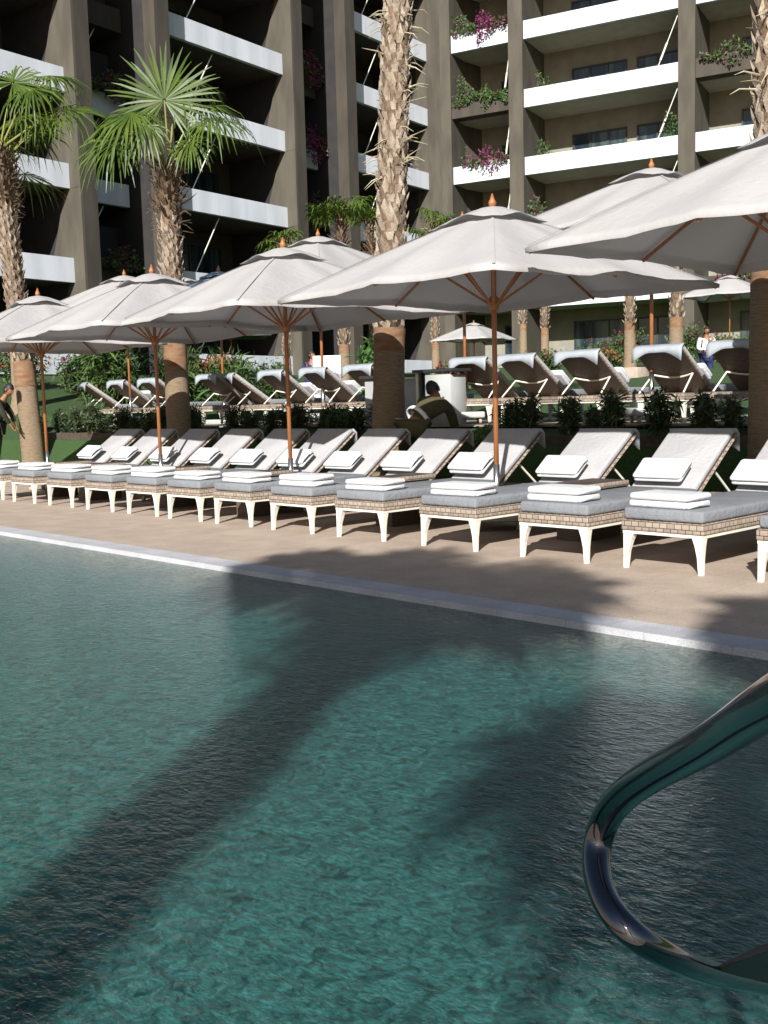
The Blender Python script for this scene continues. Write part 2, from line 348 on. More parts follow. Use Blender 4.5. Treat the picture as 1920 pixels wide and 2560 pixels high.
def make_lounger():
    r=empty('sun_lounger',(0,0,0))
    # legs
    for x,y in ((.0,.0),(W,.0),(0,2.28),(W,2.28)):
        sx=1 if x<.1 else -1; sy=1 if y<.1 else -1
        b=MB(); vs=[];zs=((.262,.085),(.20,.062),(.12,.044),(.0,.034))
        for z,s_ in zs:
            x0,x1=sorted((x+sx*.012,x+sx*(.012+s_))); y0,y1=sorted((y+sy*.012,y+sy*(.012+s_*.75))); vs+=[(x0,y0,z),(x1,y0,z),(x1,y1,z),(x0,y1,z)]
        fs=[(0,1,2,3),(15,14,13,12)]
        for i in range(3):
            for k in range(4): fs.append((i*4+(k+1)%4,i*4+k,i*4+4+k,i*4+4+(k+1)%4))
        b.add(vs,fs).build('leg','white',r)
    b=MB(); b.box(.01,W-.01,.008,.034,.255,.275); b.box(.01,W-.01,2.26,2.29,.255,.275); b.box(.01,.036,.034,2.26,.255,.275); b.box(W-.036,W-.01,.034,2.26,.255,.275)
    b.build('frame','white',r)
    soft(MB().box(0,W,0,1.86,.277,.353).build('wicker_base','rattan',r),.012,2)
    s_=soft(MB().box(.012,W-.012,.012,1.66,.357,.442).build('seat_cushion','seatfab',r),.022,3)
    b=MB(); b.tube([(.03,.018,.40),(.33,.013,.40),(W-.03,.018,.40)],.004,6); b.build('piping','seatfab',s_)
    # backrest: woven panel in a frame, cushion on it, cover flap hooked over its head
    L0=Vector((0,1.60,.36)); dirv=Vector((0,.81,.575)).normalized(); L=.90
    nrm=Vector((0,-dirv.z,dirv.y))
    p=MB(); O=L0+Vector((.02,0,0)); p.obox(O-nrm*.03,Vector((W-.04,0,0)),dirv*L,nrm*.03)
    bk=p.build('backrest','rattanback',r)
    for xx in (.012,W-.012): MB().tube([L0+Vector((xx,0,0))-nrm*.012,L0+Vector((xx,0,0))-nrm*.012+dirv*(L+.01)],.014,6).build('side_rail','rattan',bk)
    c=MB(); c.obox(L0+Vector((.018,0,0))+nrm*.003+dirv*.03,Vector((W-.036,0,0)),dirv*(L-.02),nrm*.062)
    cu=soft(c.build('back_cushion','cushion',r),.024,3)
    # cover flap: drapes over the back of the head end, arched lower edge
    fl=MB(); top=L0+dirv*(L+.012)+nrm*.05; NN=14
    vs=[];fs=[]
    for i in range(NN+1):
        t=i/NN; xx=-.004+(W+.008)*t; hh=.05+.11*max(0,abs(2*t-1)-.35)**1.3*1.75
        a=top+Vector((xx,0,0)); bb=L0+dirv*(L+.03)-nrm*.02+Vector((xx,0,0)); cc=bb+Vector((0,.012,-hh))
        vs+=[a,bb,cc]
    for i in range(NN):
        for k in range(2): fs.append((3*i+k,3*i+3+k,3*i+4+k,3*i+1+k))
    fl.add(vs,fs); fo=fl.build('head_cover','flap',cu,smooth=True); sm=fo.modifiers.new('thick','SOLIDIFY'); sm.thickness=.012
    # prop: two struts and a curved cross bar behind the panel
    mid=L0+dirv*.46-nrm*.045
    st=MB(); pts=[]
    for i in range(9):
        t=i/8; pts.append(mid+Vector((.06+(W-.12)*t,0,0))-nrm*.012-dirv*(.07*math.sin(math.pi*t)))
    st.tube(pts,.011,6); st.build('cross_bar','white',bk)
    for xx in (.06,W-.06): MB().tube([mid+Vector((xx,0,0))-nrm*.012,Vector((xx+(-.03 if xx<.3 else .03),2.27,.355))],.011,6).build('prop','white',bk)
    ar=MB(); ar.box(.0,W,1.862,2.3,.277,.353); ar.build('rear_shelf','rattan',r)
    return r
loungers=[]
LX=[-3.28,-4.31,-5.25,-6.34,-7.44,-8.42,-9.41,-10.31,-11.23,-12.20,-13.22,-14.26,-15.28]
proto=make_lounger(); index()
ordn=['cut by the right edge','second from the right','third from the right','fourth from the right','fifth from the right','sixth from the right','seventh from the right','eighth from the right','ninth from the right','tenth from the right','eleventh from the right','twelfth from the right','cut by the left edge']
for i,x in enumerate(LX):
    o=proto if i==0 else copy_tree(proto)
    o.location=(x,6.53+random.uniform(-.015,.015),.004); o.rotation_euler=(0,0,R(random.uniform(-1.2,1.2)))
    extra=''
    tag(o,('grey cushioned wicker sun lounger in the poolside row, %s %s'%(ordn[i],extra)).strip(),'sun lounger','front row of sun loungers along the pool')
# upper row: head ends toward the pool
UX=[-5.86,-6.84,-8.0,-8.95,-9.86,-12.06,-13.12,-14.22,-15.15,-16.09,-18.13,-19.27,-20.4]
for i,x in enumerate(UX):
    o=copy_tree(proto); o.location=(x+W/2,13.5,.912); o.rotation_euler=(0,0,math.pi+(R(-14) if i in (8,12) else random.uniform(-.02,.02)))
    side=('%s from the right, right of the big palm trunk'%['first','second','third','fourth','fifth'][i]) if i<5 else ('%s from the right, left of the big palm trunk'%['first','second','third','fourth','fifth','sixth','seventh','eighth'][i-5])
    tag(o,'terrace lounger seen from behind, '+side,'sun lounger','sun loungers on the upper terrace')

# ---------------- towels ----------------
def folded(b,w_,d,h,layers):
    # stacked folded layers with a round fold on the front and left edges
    for i in range(layers):
        z0=h*i/layers; z1=h*(i+1)/layers-.002
        j=random.uniform(-.006,.006)
        b.rbox(-w_/2+j,w_/2+j,-d/2+abs(j),d/2,z0,z1,(z1-z0)*.46,n=3)
def make_foot_towel():
    b=MB(); folded(b,.44,.30,.085,2)
    b.tube([(.215,-.12,.012),(.222,0,.022),(.215,.12,.014)],.013,6)
    b.tube([(.21,-.13,.055),(.222,-.01,.062),(.214,.13,.057)],.012,6)
    return soft(b.build('folded_towel','towel',smooth=True),.004,1)
def make_back_towel():
    b=MB(); folded(b,.42,.24,.10,2); b.tube([(.19,-.10,.05),(.213,-.06,.085),(.217,.02,.09),(.205,.1,.05)],.012,6)
    return soft(b.build('rolled_towel','towel',smooth=True),.004,1)
ft=make_foot_towel(); bt=make_back_towel()
for i,x in enumerate(LX):
    o=ft if i==0 else ft.copy()
    if i: col.objects.link(o)
    o.location=(x+.30+random.uniform(-.03,.03),6.53+.22,.448); o.rotation_euler=(0,0,random.uniform(-.08,.08)); o.scale=(1.1,1.1,random.uniform(1.05,1.4))
    tag(o,'folded white towel on the foot of the front lounger '+ordn[i],'towel','white towels on the front loungers')
    o=bt if i==0 else bt.copy()
    if i: col.objects.link(o)
    k=.10+random.uniform(-.02,.03)
    o.location=(x+.29+random.uniform(-.03,.03),6.53+1.60+.8*.16-.075,.357+.6*.16+.115); o.rotation_euler=(R(37),0,random.uniform(-.06,.06)); o.scale=(1.1,1.1,random.uniform(.65,.95))
    tag(o,'white towel on the backrest of the front lounger '+ordn[i],'towel','white towels on the front loungers')
for i,x in enumerate(UX):
    if i in (1,2,3,5,6,7,9,11):
        o=bt.copy(); col.objects.link(o); o.location=(x+.02,13.5-1.60-.8*.16+.09,.357+.912+.6*.16+.115); o.rotation_euler=(R(37),0,math.pi)
        side=('%s right of the big palm trunk'%['first','second','third','fourth','fifth'][i]) if i<5 else ('%s from the right, left of the big palm trunk'%['first','second','third','fourth','fifth','sixth','seventh','eighth'][i-5])
        tag(o,'white towel on the terrace lounger '+side,'towel','white towels on the terrace loungers')

# ---------------- side tables ----------------
def make_table():
    r=empty('side_table',(0,0,0))
    soft(MB().box(-.20,.20,-.34,.34,.445,.50).build('table_top','rattan',r),.012,2)
    MB().box(-.15,.15,-.27,.27,0,.443).build('pedestal','rattanback',r)
    return r
tp=make_table(); index()
TB=[(-5.46,7.78,'between the third and fourth loungers from the right'),(-7.63,7.62,'between the fifth and sixth loungers from the right'),(-9.64,7.36,'beside the pole of the middle parasol'),(-11.40,7.45,'between the ninth and tenth loungers from the right'),(-13.42,7.42,'between the eleventh and twelfth loungers from the right'),(-15.3+.95-.1,7.5,'nearest the left edge of the photo')]
TB[5]=(-14.45,7.45,TB[5][2])
for i,(x,y,l_) in enumerate(TB):
    o=tp if i==0 else copy_tree(tp); o.location=(x,y,.004)
    if i: o.scale=(.8,1,1)
    tag(o,'low woven rattan side table '+l_,'side table','rattan side tables between the front loungers')

# ---------------- parasols ----------------
def canopy_mesh(D,za,zc,hole=.12,N=64,Mr=16,sag=.075):
    b=MB(); vs=[];fs=[]
    for j in range(Mr+1):
        t=hole+(1-hole)*j/Mr
        for k in range(N):
            a=2*math.pi*k/N
            u=(a%(math.pi/2))/(math.pi/2)       # 0 at corner
            e=abs(u-.5)*2                        # 1 corner, 0 mid side
            rad=D*math.cos(math.pi/4)/math.cos(abs(u-.5)*math.pi/2)   # square outline
            # sag between the eight ribs
            q=abs(math.sin(a*4)); 
            z=za-(za-zc)*(t**1.12)+ (1-e)*.035*t - sag*q*q*math.sin(math.pi*min(1,t*.9))*.5*t + .007*t*math.sin(a*23+t*5)*math.sin(t*9+a*3)
            inn=1-.03*t*q*q
            vs.append((rad*t*inn*math.cos(a),rad*t*inn*math.sin(a),z))
    for j in range(Mr):
        for k in range(N): fs.append((j*N+k,(j+1)*N+k,(j+1)*N+(k+1)%N,j*N+(k+1)%N))
    # short hem
    o=len(vs)
    for k in range(N):
        p=vs[Mr*N+k]; vs.append((p[0]*.998,p[1]*.998,p[2]-.035))
    for k in range(N): fs.append((Mr*N+k,o+k,o+(k+1)%N,Mr*N+(k+1)%N))
    return b.add(vs,fs)
def make_parasol(name,fab,D=2.08,za=3.0,zc=2.25,base=True,polez=0.0):
    r=empty(name,(0,0,0))
    c=canopy_mesh(D,za,zc).build('canopy',fab,r,smooth=True)
    for k in range(4):
        sb=MB(); a=math.pi/2*k; u_=Vector((math.cos(a),math.sin(a),0)); v_=Vector((-u_.y,u_.x,0)); pts=[]
        for j in range(9):
            t=.13+.86*j/8; pts.append(u_*D*t+Vector((0,0,za-(za-zc)*(t**1.12)+.006)))
        sb.strip(pts,[.012]*9,v_).build('seam',fab,c)
    # wind vent: small cap with arched mouths
    b=MB(); N=32; vs=[];fs=[]
    for j,t in enumerate((0,.35,.7,1)):
        for k in range(N):
            a=2*math.pi*k/N; q=abs(math.sin(a*2))
            z=za+.045-.17*t**1.5+ (.06*q*q if t==1 else .025*q*q*t)
            u=(a%(math.pi/2))/(math.pi/2); rad=D*.25*math.cos(math.pi/4)/math.cos(abs(u-.5)*math.pi/2)
            vs.append((rad*t*math.cos(a),rad*t*math.sin(a),z))
    for j in range(3):
        for k in range(N): fs.append((j*N+k,(j+1)*N+k,(j+1)*N+(k+1)%N,j*N+(k+1)%N))
    b.add(vs,fs).build('vent_cap',fab,c,smooth=True)
    MB().tube([(0,0,polez+.12),(0,0,za+.02)],.024,12).build('pole','wood',r,smooth=True)
    MB().tube([(0,0,za+.03),(0,0,za+.08),(0,0,za+.11),(0,0,za+.16)],[.03,.038,.022,.006],10).build('finial','wood',r,smooth=True)
    zr=zc-.12
    h=MB(); h.tube([(0,0,zr-.05),(0,0,zr-.02),(0,0,zr+.06),(0,0,zr+.08)],[.035,.05,.05,.035],10); h.build('hub','wood',r); MB().tube([(0,0,za-.16),(0,0,za-.06)],.05,10).build('top_hub','wood',r)
    for k in range(8):
        a=math.pi/4*k; rd=D if k%2==0 else D*math.cos(math.pi/4)
        e=rd*.985; ze=zc-.02+(0 if k%2==0 else .035)
        top=Vector((.03*math.cos(a),.03*math.sin(a),za-.09))
        pts=[]
        for t in (0,.25,.5,.75,1):
            pts.append((e*t*math.cos(a),e*t*math.sin(a),za-(za-zc)*t**1.12-.035+(0 if k%2==0 else .03*t)))
        pts[0]=top
        rb=MB().tube(pts,.014,6).build('rib','wood',r)
        t=.42; q=Vector((e*t*math.cos(a),e*t*math.sin(a),za-(za-zc)*t**1.12-.04))
        MB().tube([(.045*math.cos(a),.045*math.sin(a),zr+.01),q],.013,6).build('strut','wood',rb)
    if base:
        MB().tube([(0,0,.18),(0,0,.62)],.031,12).build('sleeve','sleeve',r,smooth=True)
        bb=soft(MB().box(-.27,.27,-.27,.27,.09,.185).build('base','plastic',r),.02,2)
        for sx in (-1,1):
            for sy in (-1,1):
                w_=MB(); w_.tube([(sx*.2-.018,sy*.2,.04),(sx*.2+.018,sy*.2,.04)],.038,12); w_.box(sx*.2-.02,sx*.2+.02,sy*.2-.02,sy*.2+.02,.06,.09); w_.build('castor','rubber',bb)
    return r
pp=make_parasol('parasol','canvas'); index()
PZ=[(-6.57,7.85,-5,'off-white square parasol with its wooden pole just right of the bending man'),(-9.70,7.85,-7,'off-white square parasol just left of the large central palm trunk'),(-12.5,7.85,-4,'off-white parasol whose pole stands in front of the short bushy-headed palm trunk'),(-15.8,7.85,-8,'off-white parasol with tilted pole near the left edge by the standing man'),(-3.55,7.85,-3,'off-white parasol cut off by the upper right edge of the photo')]
for i,(x,y,rz,l_) in enumerate(PZ):
    o=pp if i==0 else copy_tree(pp); o.location=(x,y,.004); o.rotation_euler=(0,0,R(rz+45)); o.scale=(1,1,1.055 if i==4 else 1); 
    tag(o,l_,'parasol','square parasols along the front loungers')
PZ2=[(-7.1,11.45,.91,0,1,'off-white parasol behind, between the two biggest canopies at right'),(-13.3,11.5,.91,4,1,'bright white parasol behind, peeking between the two middle canopies left of the big trunk'),(-10.0,11.3,.91,0,.93,'parasol on the terrace with a thin brown pole behind the man'),(-18.5,11.0,.91,5,.96,'bright white parasol vent behind the canopies at left'),(-19.0,12.6,.91,5,1.0,'off-white parasol peak just behind the bushy-headed palm trunk')]
for i,(x,y,z,rz,sc_,l_) in enumerate(PZ2):
    o=copy_tree(pp); o.location=(x,y,z); o.rotation_euler=(0,0,R(rz+45)); o.scale=(sc_,)*3
    tag(o,l_,'parasol','parasols on the upper terrace')
for i,(x,y,s_,l_) in enumerate([(-20.0,23.0,.62,'small white parasol far behind the bending man'),(-19.0,35.8,.95,'white parasol on the far lawn at right, before the dark openings'),(-22.6,22.6,.62,'small white parasol beside the back palm trunk left of centre')]):
    if i==2: continue
    o=copy_tree(pp); zt=hterr(x,y); o.location=(x,y,zt-.05); o.rotation_euler=(0,0,R(55)); o.scale=(s_,)*3
    tag(o,l_,'parasol','distant parasols on the lawn')
for x,y,n_,fb,l_ in ((-29.5,21.5,'parasol','canvasdark','dark charcoal parasol far back, right of the bushy-headed palm trunk'),(-17.2,12.3,'parasol','canvasblue','blue grey parasol peeking over the left canopies')):
    q=make_parasol(n_,fb); q.location=(x,y,hterr(x,y)-.35 if fb=='canvasdark' else .91-.1); q.rotation_euler=(0,0,R(12)); tag(q,l_,'parasol')
    if fb=='canvasdark': q.scale=(.85,.85,.75)

# ---------------- palms ----------------
def fan_leaf(b,pb,base,hub,face,axis,rad,n=40,spread=152,droop=.35,w_=.027):
    """petiole from base to hub, then a pleated fan around axis in the plane facing face"""
    base=Vector(base);hub=Vector(hub);face=Vector(face).normalized();axis=Vector(axis); axis=(axis-face*axis.dot(face)).normalized()
    side=face.cross(axis)
    mid=(base+hub)/2+Vector((0,0,.06)); pb.tube([base,mid,hub],[.022,.014,.01],5)
    for i in range(n):
        a=R(-spread+2*spread*i/(n-1)+random.uniform(-2,2)); d=(axis*math.cos(a)+side*math.sin(a))
        L=rad*(.62+.38*math.cos(a*.55))*random.uniform(.82,1.12)
        dz=droop*L*random.uniform(.7,1.4)
        p0=hub+d*.03; pl=face*(.02*(1 if i%2 else -1))
        p1=hub+d*L*.5+pl*.8+Vector((0,0,-dz*.12)); p2=hub+d*L*.8+Vector((0,0,-dz*.45)); p3=hub+d*L*.97+Vector((0,0,-dz*1.0))
        sd=d.cross(face).normalized()
        tw=(sd+face*random.uniform(-.5,.5)).normalized()
        b.strip([p0,p1,p2,p3],[.004,w_*L/ .9,w_*.55,.002],tw)
def boots(b,x0,z0,z1,r0_,r1_,step=.075,L=.16,out=.05,cx=lambda z:(0,0),ragged=0,wd=None):
    z=z0; k=0
    while z<z1:
        t=(z-z0)/(z1-z0); r=r0_+(r1_-r0_)*t; n=7
        for i in range(n):
            a=2*math.pi*(i+.5*(k%2))/n+random.uniform(-.12,.12); c_=cx(z)
            rd=Vector((math.cos(a),math.sin(a),0)); tg=Vector((-rd.y,rd.x,0)); wdt=(wd or r*.52)*random.uniform(.8,1.1)
            p=Vector((c_[0],c_[1],z+random.uniform(-.02,.02)))+rd*(r*.96)
            o_=out*random.uniform(.5,1.5)*(1+ragged*random.random()*2)
            tip=p+Vector((0,0,L*random.uniform(.7,1.2)))+rd*o_
            m_=p+Vector((0,0,L*.45))+rd*(o_*.55+.012)
            b.add([p-tg*wdt*.35,m_-tg*wdt*.6,tip,m_+tg*wdt*.6,p+tg*wdt*.35,m_-rd*.03],[(0,1,5,4),(1,2,5),(5,2,3),(4,5,3),(0,4,3,1)])
        z+=step; k+=1
def spikes(b,z0,z1,r,n,L,cx):
    for i in range(n):
        z=random.uniform(z0,z1); a=random.uniform(0,6.283); c_=cx(z); rd=Vector((math.cos(a),math.sin(a),random.uniform(-.5,.7)))
        p=Vector((c_[0],c_[1],z))+Vector((rd.x,rd.y,0))*r*.9
        b.tube([p,p+rd*L*random.uniform(.5,1.2)*.6,p+rd*L*random.uniform(.9,1.2)+Vector((0,0,-L*.2))],[.01,.007,.002],4)
def make_palm(name,x,y,zb,zsm,zt,r,lean=(0,0),leaves=(),crown_random=0,rad=.9,skirt=1,rust=.35,seed=1,detail=1,fr='frond',rt=None,big=0,lw=.028):
    random.seed(seed)
    root=empty(name,(x,y,zb)); Hh=zt-zb; hs=zsm-zb
    cx=lambda z:(lean[0]*(z/Hh)**1.3 if z>0 else 0,lean[1]*(z/Hh)**1.3 if z>0 else 0)
    rt=rt or r*.85
    rr=lambda z: r*1.12+(rt-r*1.12)*min(1,z/Hh)+.05*math.exp(-z*5)
    def seg(z0,z1,n=8):
        zs=[z0+(z1-z0)*i/n for i in range(n+1)]; return [(*cx(z),z) for z in zs],[rr(z)*(1+random.uniform(-.03,.03)) for z in zs]
    b=MB(); p_,r_=seg(-.3,hs-rust,14); b.tube(p_,r_,20,False); b.cur=1; p_,r_=seg(hs-rust,hs,5); b.tube(p_,r_,20,False); 
    b.cur=2; p_,r_=seg(hs,Hh,12); b.tube(p_,[q*.86 for q in r_],14,True)
    tk=b.build('trunk',['trunkbase','trunkrust','boottop'],root,smooth=True)
    b=MB(); zmid=hs+(Hh-hs)*(.72 if skirt else 1)
    boots(b,0,hs-.06,zmid,rr(hs)*.86,rr(zmid)*.86,(.115 if big else .095) if detail else .14,.21 if big else .18,.045 if big else .055,cx,.1 if big else .2)
    b.cur=1
    if skirt: boots(b,0,zmid,Hh+.1,rr(zmid)*.86,rr(Hh)*.9,.09,.22,.10,cx,1); spikes(b,zmid-.3,Hh,rr(Hh)*.9,int(70*skirt),.22,cx)
    spikes(b,hs,zmid,rr(hs)*.9,int(20*skirt),.09,cx)
    if big:
        b.cur=2; spikes(b,4.0,6.3,rr(4.2)*.9,80,.26,cx)
    b.build('leaf_bases',['boot','boottop','stalkdry'],tk)
    c=cx(Hh); base=Vector((c[0],c[1],Hh-.05)); fb=MB(); pb=MB()
    for (h,fc,ax,rd,dr) in leaves: fan_leaf(fb,pb,base+Vector((random.uniform(-.05,.05),random.uniform(-.05,.05),.05)),h,fc,ax,rd,droop=dr,w_=.024 if lw<.045 else .075)
    for i in range(crown_random):
        a=2.4*i+random.uniform(-.3,.3); el=R(random.uniform(-25 if lw<.05 else 0,70) if i%3 else random.uniform(30,80))
        d=Vector((math.cos(a)*math.cos(el),math.sin(a)*math.cos(el),math.sin(el))); L=rad*random.uniform(.8,1.2)
        hub=base+d*L; fc=(Vector((-d.x,-d.y,.0))*.3+Vector((0,0,1))+Vector((random.uniform(-.5,.5),random.uniform(-.5,.5),0))).normalized()
        fan_leaf(fb,pb,base,hub,fc,d,rad*random.uniform(.85,1.1),n=26 if detail else 16,droop=.5,w_=lw if detail else .05)
    if fb.v:
        cr=fb.build('crown',fr,root); pb.build('leaf_stalks','petiole',cr)
    return root
RX,UZ=r0.copy(),Vector((0,0,1)); TO=-hd.copy()   # right, up, toward viewer as plain world directions
def L_(dx,dz,dt=0): return RX*dx+UZ*dz+TO*dt
# short bushy-headed palm
Hh=5.0
lv=[(L_(.05,Hh+1.05,.2),TO+UZ*.15,UZ,1.0,.06),
    (L_(-.45,Hh+.85,.3),TO*.6+UZ*.8+RX*-.2,L_(-.9,-.2,.2),.9,.6),
    (L_(-.35,Hh+1.0,-.1),TO*.5+UZ,L_(-.6,.2,0),.85,.6),
    (L_(.75,Hh+.75,.2),TO*.4+UZ*.9,L_(1,.1,0),.78,.6),
    (L_(.55,Hh+1.1,-.3),TO*.2+UZ*.9,L_(.7,.5,-.2),.85,.6),
    (L_(.15,Hh+1.5,-.3),TO*.3+UZ*.6,L_(.3,.9,-.3),1.0,.7),
    (L_(-.75,Hh+.45,.2),TO*.6+UZ*.6,L_(-.9,-.4,.1),.72,.6),
    (L_(.45,Hh+.4,.3),TO*.6+UZ*.6,L_(.5,-.5,.3),.5,.5),
    (L_(-.2,Hh+.6,.5),TO*.9+UZ*.4,L_(-.4,-.2,.6),.5,.5)]
p=make_palm('palm_tree',-14.85,9.7,0,2.39,5.0,.185,leaves=lv,lean=(0,0),seed=3,rust=.55); tag(p,'short fan palm with a full green bushy crown left of centre','palm tree')
lv=[(L_(.1,Hh+2.5,.2),TO*.8+UZ*.6,L_(.3,.6,0),.85,.4),(L_(.45,Hh+2.4,.2),TO*.5+UZ*.9,L_(1,-.2,0),.95,.7),(L_(.95,Hh+2.1,-.2),TO*.5+UZ*.9,L_(1,.1,0),1.0,.5),(L_(-.8,Hh+2.1,.2),TO*.5+UZ*.9,L_(-1,0,0),.9,.7),(L_(.6,Hh+2.8,-.4),TO*.3+UZ*.9,L_(.4,.5,-.5),1.0,.6)]
p=make_palm('palm_tree',-20.1,9.7,0,2.25,6.27,.20,leaves=lv,seed=4,rust=.5,lean=(-.25,-.25)); tag(p,'tall fan palm at the far left with arching fronds, by the standing man','palm tree')
p=make_palm('palm_tree',-9.97,9.7,0,2.2,8.6,.195,crown_random=14,seed=5,lean=(.3,.3),rad=1.1,rust=.3,skirt=1.3,big=1); tag(p,'large central palm trunk with shaggy leaf bases rising out of the top of the photo','palm tree')
p=make_palm('palm_tree',-4.72,9.7,0,2.6,7.6,.19,crown_random=12,seed=6,rad=1.0,skirt=2.0,big=1); tag(p,'dark palm trunk at the right edge with ragged dry leaf stalks above','palm tree')
p=make_palm('palm_tree',-24.5,11.6,hterr(-24.5,11.6),3.1,7.2,.19,crown_random=10,seed=8,rad=1.0); tag(p,'palm trunk cut by the left edge behind the standing man','palm tree')
# background palms
for i,(x,y,zs,zt,r,lb) in enumerate([(-16.3,25.2,3.25,5.5,.15,'slim palm at the right in front of the ground floor windows, on a stone plinth'),(-13.35,22.6,3.05,4.9,.165,'thicker back palm right of the orange parasol pole at right'),(-22.3,29.3,3.6,6.6,.13,'right one of the two thin palms standing close together'),(-24.1,30.4,3.9,6.9,.13,'left one of the two thin palms standing close together'),(-24.85,26.6,3.2,7.0,.13,'thin palm above the bar counter, right of the big trunk'),(-22.5,20.3,2.9,6.4,.15,'back palm behind the white sign board'),(-24.1,23.0,2.95,6.8,.14,'back palm just left of the big central trunk'),(-29.9,24.2,2.9,6.9,.12,'thin palm behind the middle parasol pole')]):
    p=make_palm('palm_tree',x,y,hterr(x,y),zs,zt,r,crown_random=11,seed=20+i,rad=.62 if i<4 else .58,detail=0,skirt=.3,rust=.25,rt=r*.75)
    tag(p,lb,'palm tree','slender palms on the far lawn')
# the palm(s) behind the viewer that throw their shade on the pool
cp=[(Vector((-5.05,5.1,0)),7.3,.19,'tall palm behind the viewer throwing its shadow across the pool'),(Vector((-.5,3.7,-.1)),6.6,.15,'second palm behind the viewer shading the right of the pool')]
SP=[[(-6.51, 5.12), (-5.83, 5.31), (-5.47, 5.46), (-4.56, 5.22), (-4.0, 5.38), (-4.57, 4.59)],[(-2.28, 3.06), (-1.81, 2.96), (-2.68, 5.55)]]
LV=[[],[]]
for i,(t,z,r,lb) in enumerate(cp):
    z_=z-.3; Lh=z/math.tan(R(EL)); a2=R(AZ+(1.0 if i==0 else 0)); q_=t+Vector((math.sin(a2),-math.cos(a2),0))*Lh*.93
    rnd=random.Random(5+i)
    for k_,(px_,py_) in enumerate(SP[i]):
        hz=z_+.25+.5*rnd.random()-(.35 if k_%3==0 else 0); gp=Vector((px_,py_,0 if i==0 else -.1)); w3=gp+S*(hz/S.z)
        c3=t+Vector((math.sin(R(AZ)),-math.cos(R(AZ)),0))*Lh; ax_=Vector((w3.x-c3.x,w3.y-c3.y,.15))
        LV[i].append((w3-ax_.normalized()*.35-q_,S+Vector((rnd.uniform(-.4,.4),rnd.uniform(-.3,.3),.35)),ax_,.85 if i==0 else .75,.3))
for i,(t,z,r,lb) in enumerate(cp):
    Lh=z/math.tan(R(EL)); a2=R(AZ+(1.0 if i==0 else 0)); q=t+Vector((math.sin(a2),-math.cos(a2),0))*Lh*.93   # foot of the trunk
    tp_=t+Vector((math.sin(R(AZ)),-math.cos(R(AZ)),0))*Lh
    p=make_palm('palm_tree',q.x,q.y,0,3.0,z-.3,r,lean=(tp_.x-q.x,tp_.y-q.y),crown_random=4 if i==0 else 2,leaves=LV[i],seed=43+i,rad=.8,skirt=1,rt=r*.95,lw=.05); tag(p,lb,'palm tree')
random.seed(11)

# ---------------- hedge and shrubs ----------------
def shrub_mesh(name,w_,d,h,n,ll,lw,mats,flowers=0,fl=.03,root=None,strap=False,stems=8):
    b=MB(); b.cur=0
    for i in range(stems):
        a=random.uniform(0,6.28); rr_=random.uniform(.1,.8); e=Vector((math.cos(a)*w_*rr_*.8,math.sin(a)*d*rr_*.8,h*random.uniform(.6,.95)))
        b.tube([(e.x*.3,e.y*.3,0),(e.x*.6,e.y*.6,e.z*.5),e],[.012,.008,.004],4)
        k=max(1,n//stems); 
        b.cur=1
        for j in range(k):
            t=random.uniform(.15,1.02); p=Vector((e.x*(.3+.7*t),e.y*(.3+.7*t),e.z*t))+Vector((random.gauss(0,w_*.12),random.gauss(0,d*.12),random.gauss(0,h*.05)))
            dd=Vector((random.gauss(0,1),random.gauss(0,1),random.gauss(.35,.8))).normalized()
            b.leaf(p,dd,ll*random.uniform(.6,1.3),lw*random.uniform(.7,1.3),Vector((random.gauss(0,.6),random.gauss(0,.6),1)).normalized(),ll*.2)
        if flowers and random.random()<.9:
            b.cur=2
            for j in range(flowers):
                t=random.uniform(.6,1.08); p=Vector((e.x*(.3+.7*t),e.y*(.3+.7*t),e.z*t))+Vector((random.gauss(0,w_*.15),random.gauss(0,d*.15),random.gauss(0,h*.06)))
                for q in range(4):
                    dd=Vector((random.gauss(0,1),random.gauss(0,1),random.gauss(0,1))).normalized(); b.leaf(p,dd,fl*1.5,fl*.6,Vector((random.gauss(0,1),random.gauss(0,1),1)).normalized())
        b.cur=0
    return b.build(name,mats,root)
hp=[shrub_mesh('hedge_plant',.34,.22,random.uniform(.46,.52),620,.13,.014,['stem','leafdk','flowerr'],stems=17) for _ in range(3)]
hb=shrub_mesh('strap_leaf_plant',.3,.24,.42,260,.24,.016,['stem','leafbrt','flowerr'],stems=8)
HXS=[-3.9-.42*i for i in range(44)]
k=0; used=[0]*3
for i,x in enumerate(HXS):
    if abs(x+9.97)<.3 or abs(x+14.85)<.3: continue
    if -9.45<x<-8.75: continue
    j=i%3
    if used[j]: o=hp[j].copy(); col.objects.link(o)
    else: o=hp[j]; used[j]=1
    o.location=(x+random.uniform(-.2,.2),10.45+random.uniform(-.14,.14),.795); o.rotation_euler=(0,0,random.uniform(0,6)); s_=random.uniform(.7,1.25); o.scale=(s_,s_,s_*random.uniform(.85,1.1))
    tag(o,'dark narrow-leaved hedge plant in the planting bed behind the front loungers','plant','hedge plants along the terrace edge')
for n_,(x,y,l_) in enumerate([(-8.62,10.1,'bright green strap-leaved plant just right of the bending man'),(-13.35,10.2,'small bright green strap-leaved plant left of the middle parasol pole')]):
    o=hb if n_==0 else hb.copy()
    if n_: col.objects.link(o); o.scale=(.7,.7,.7)
    o.location=(x,y,.5 if n_==0 else .62); tag(o,l_,'plant')
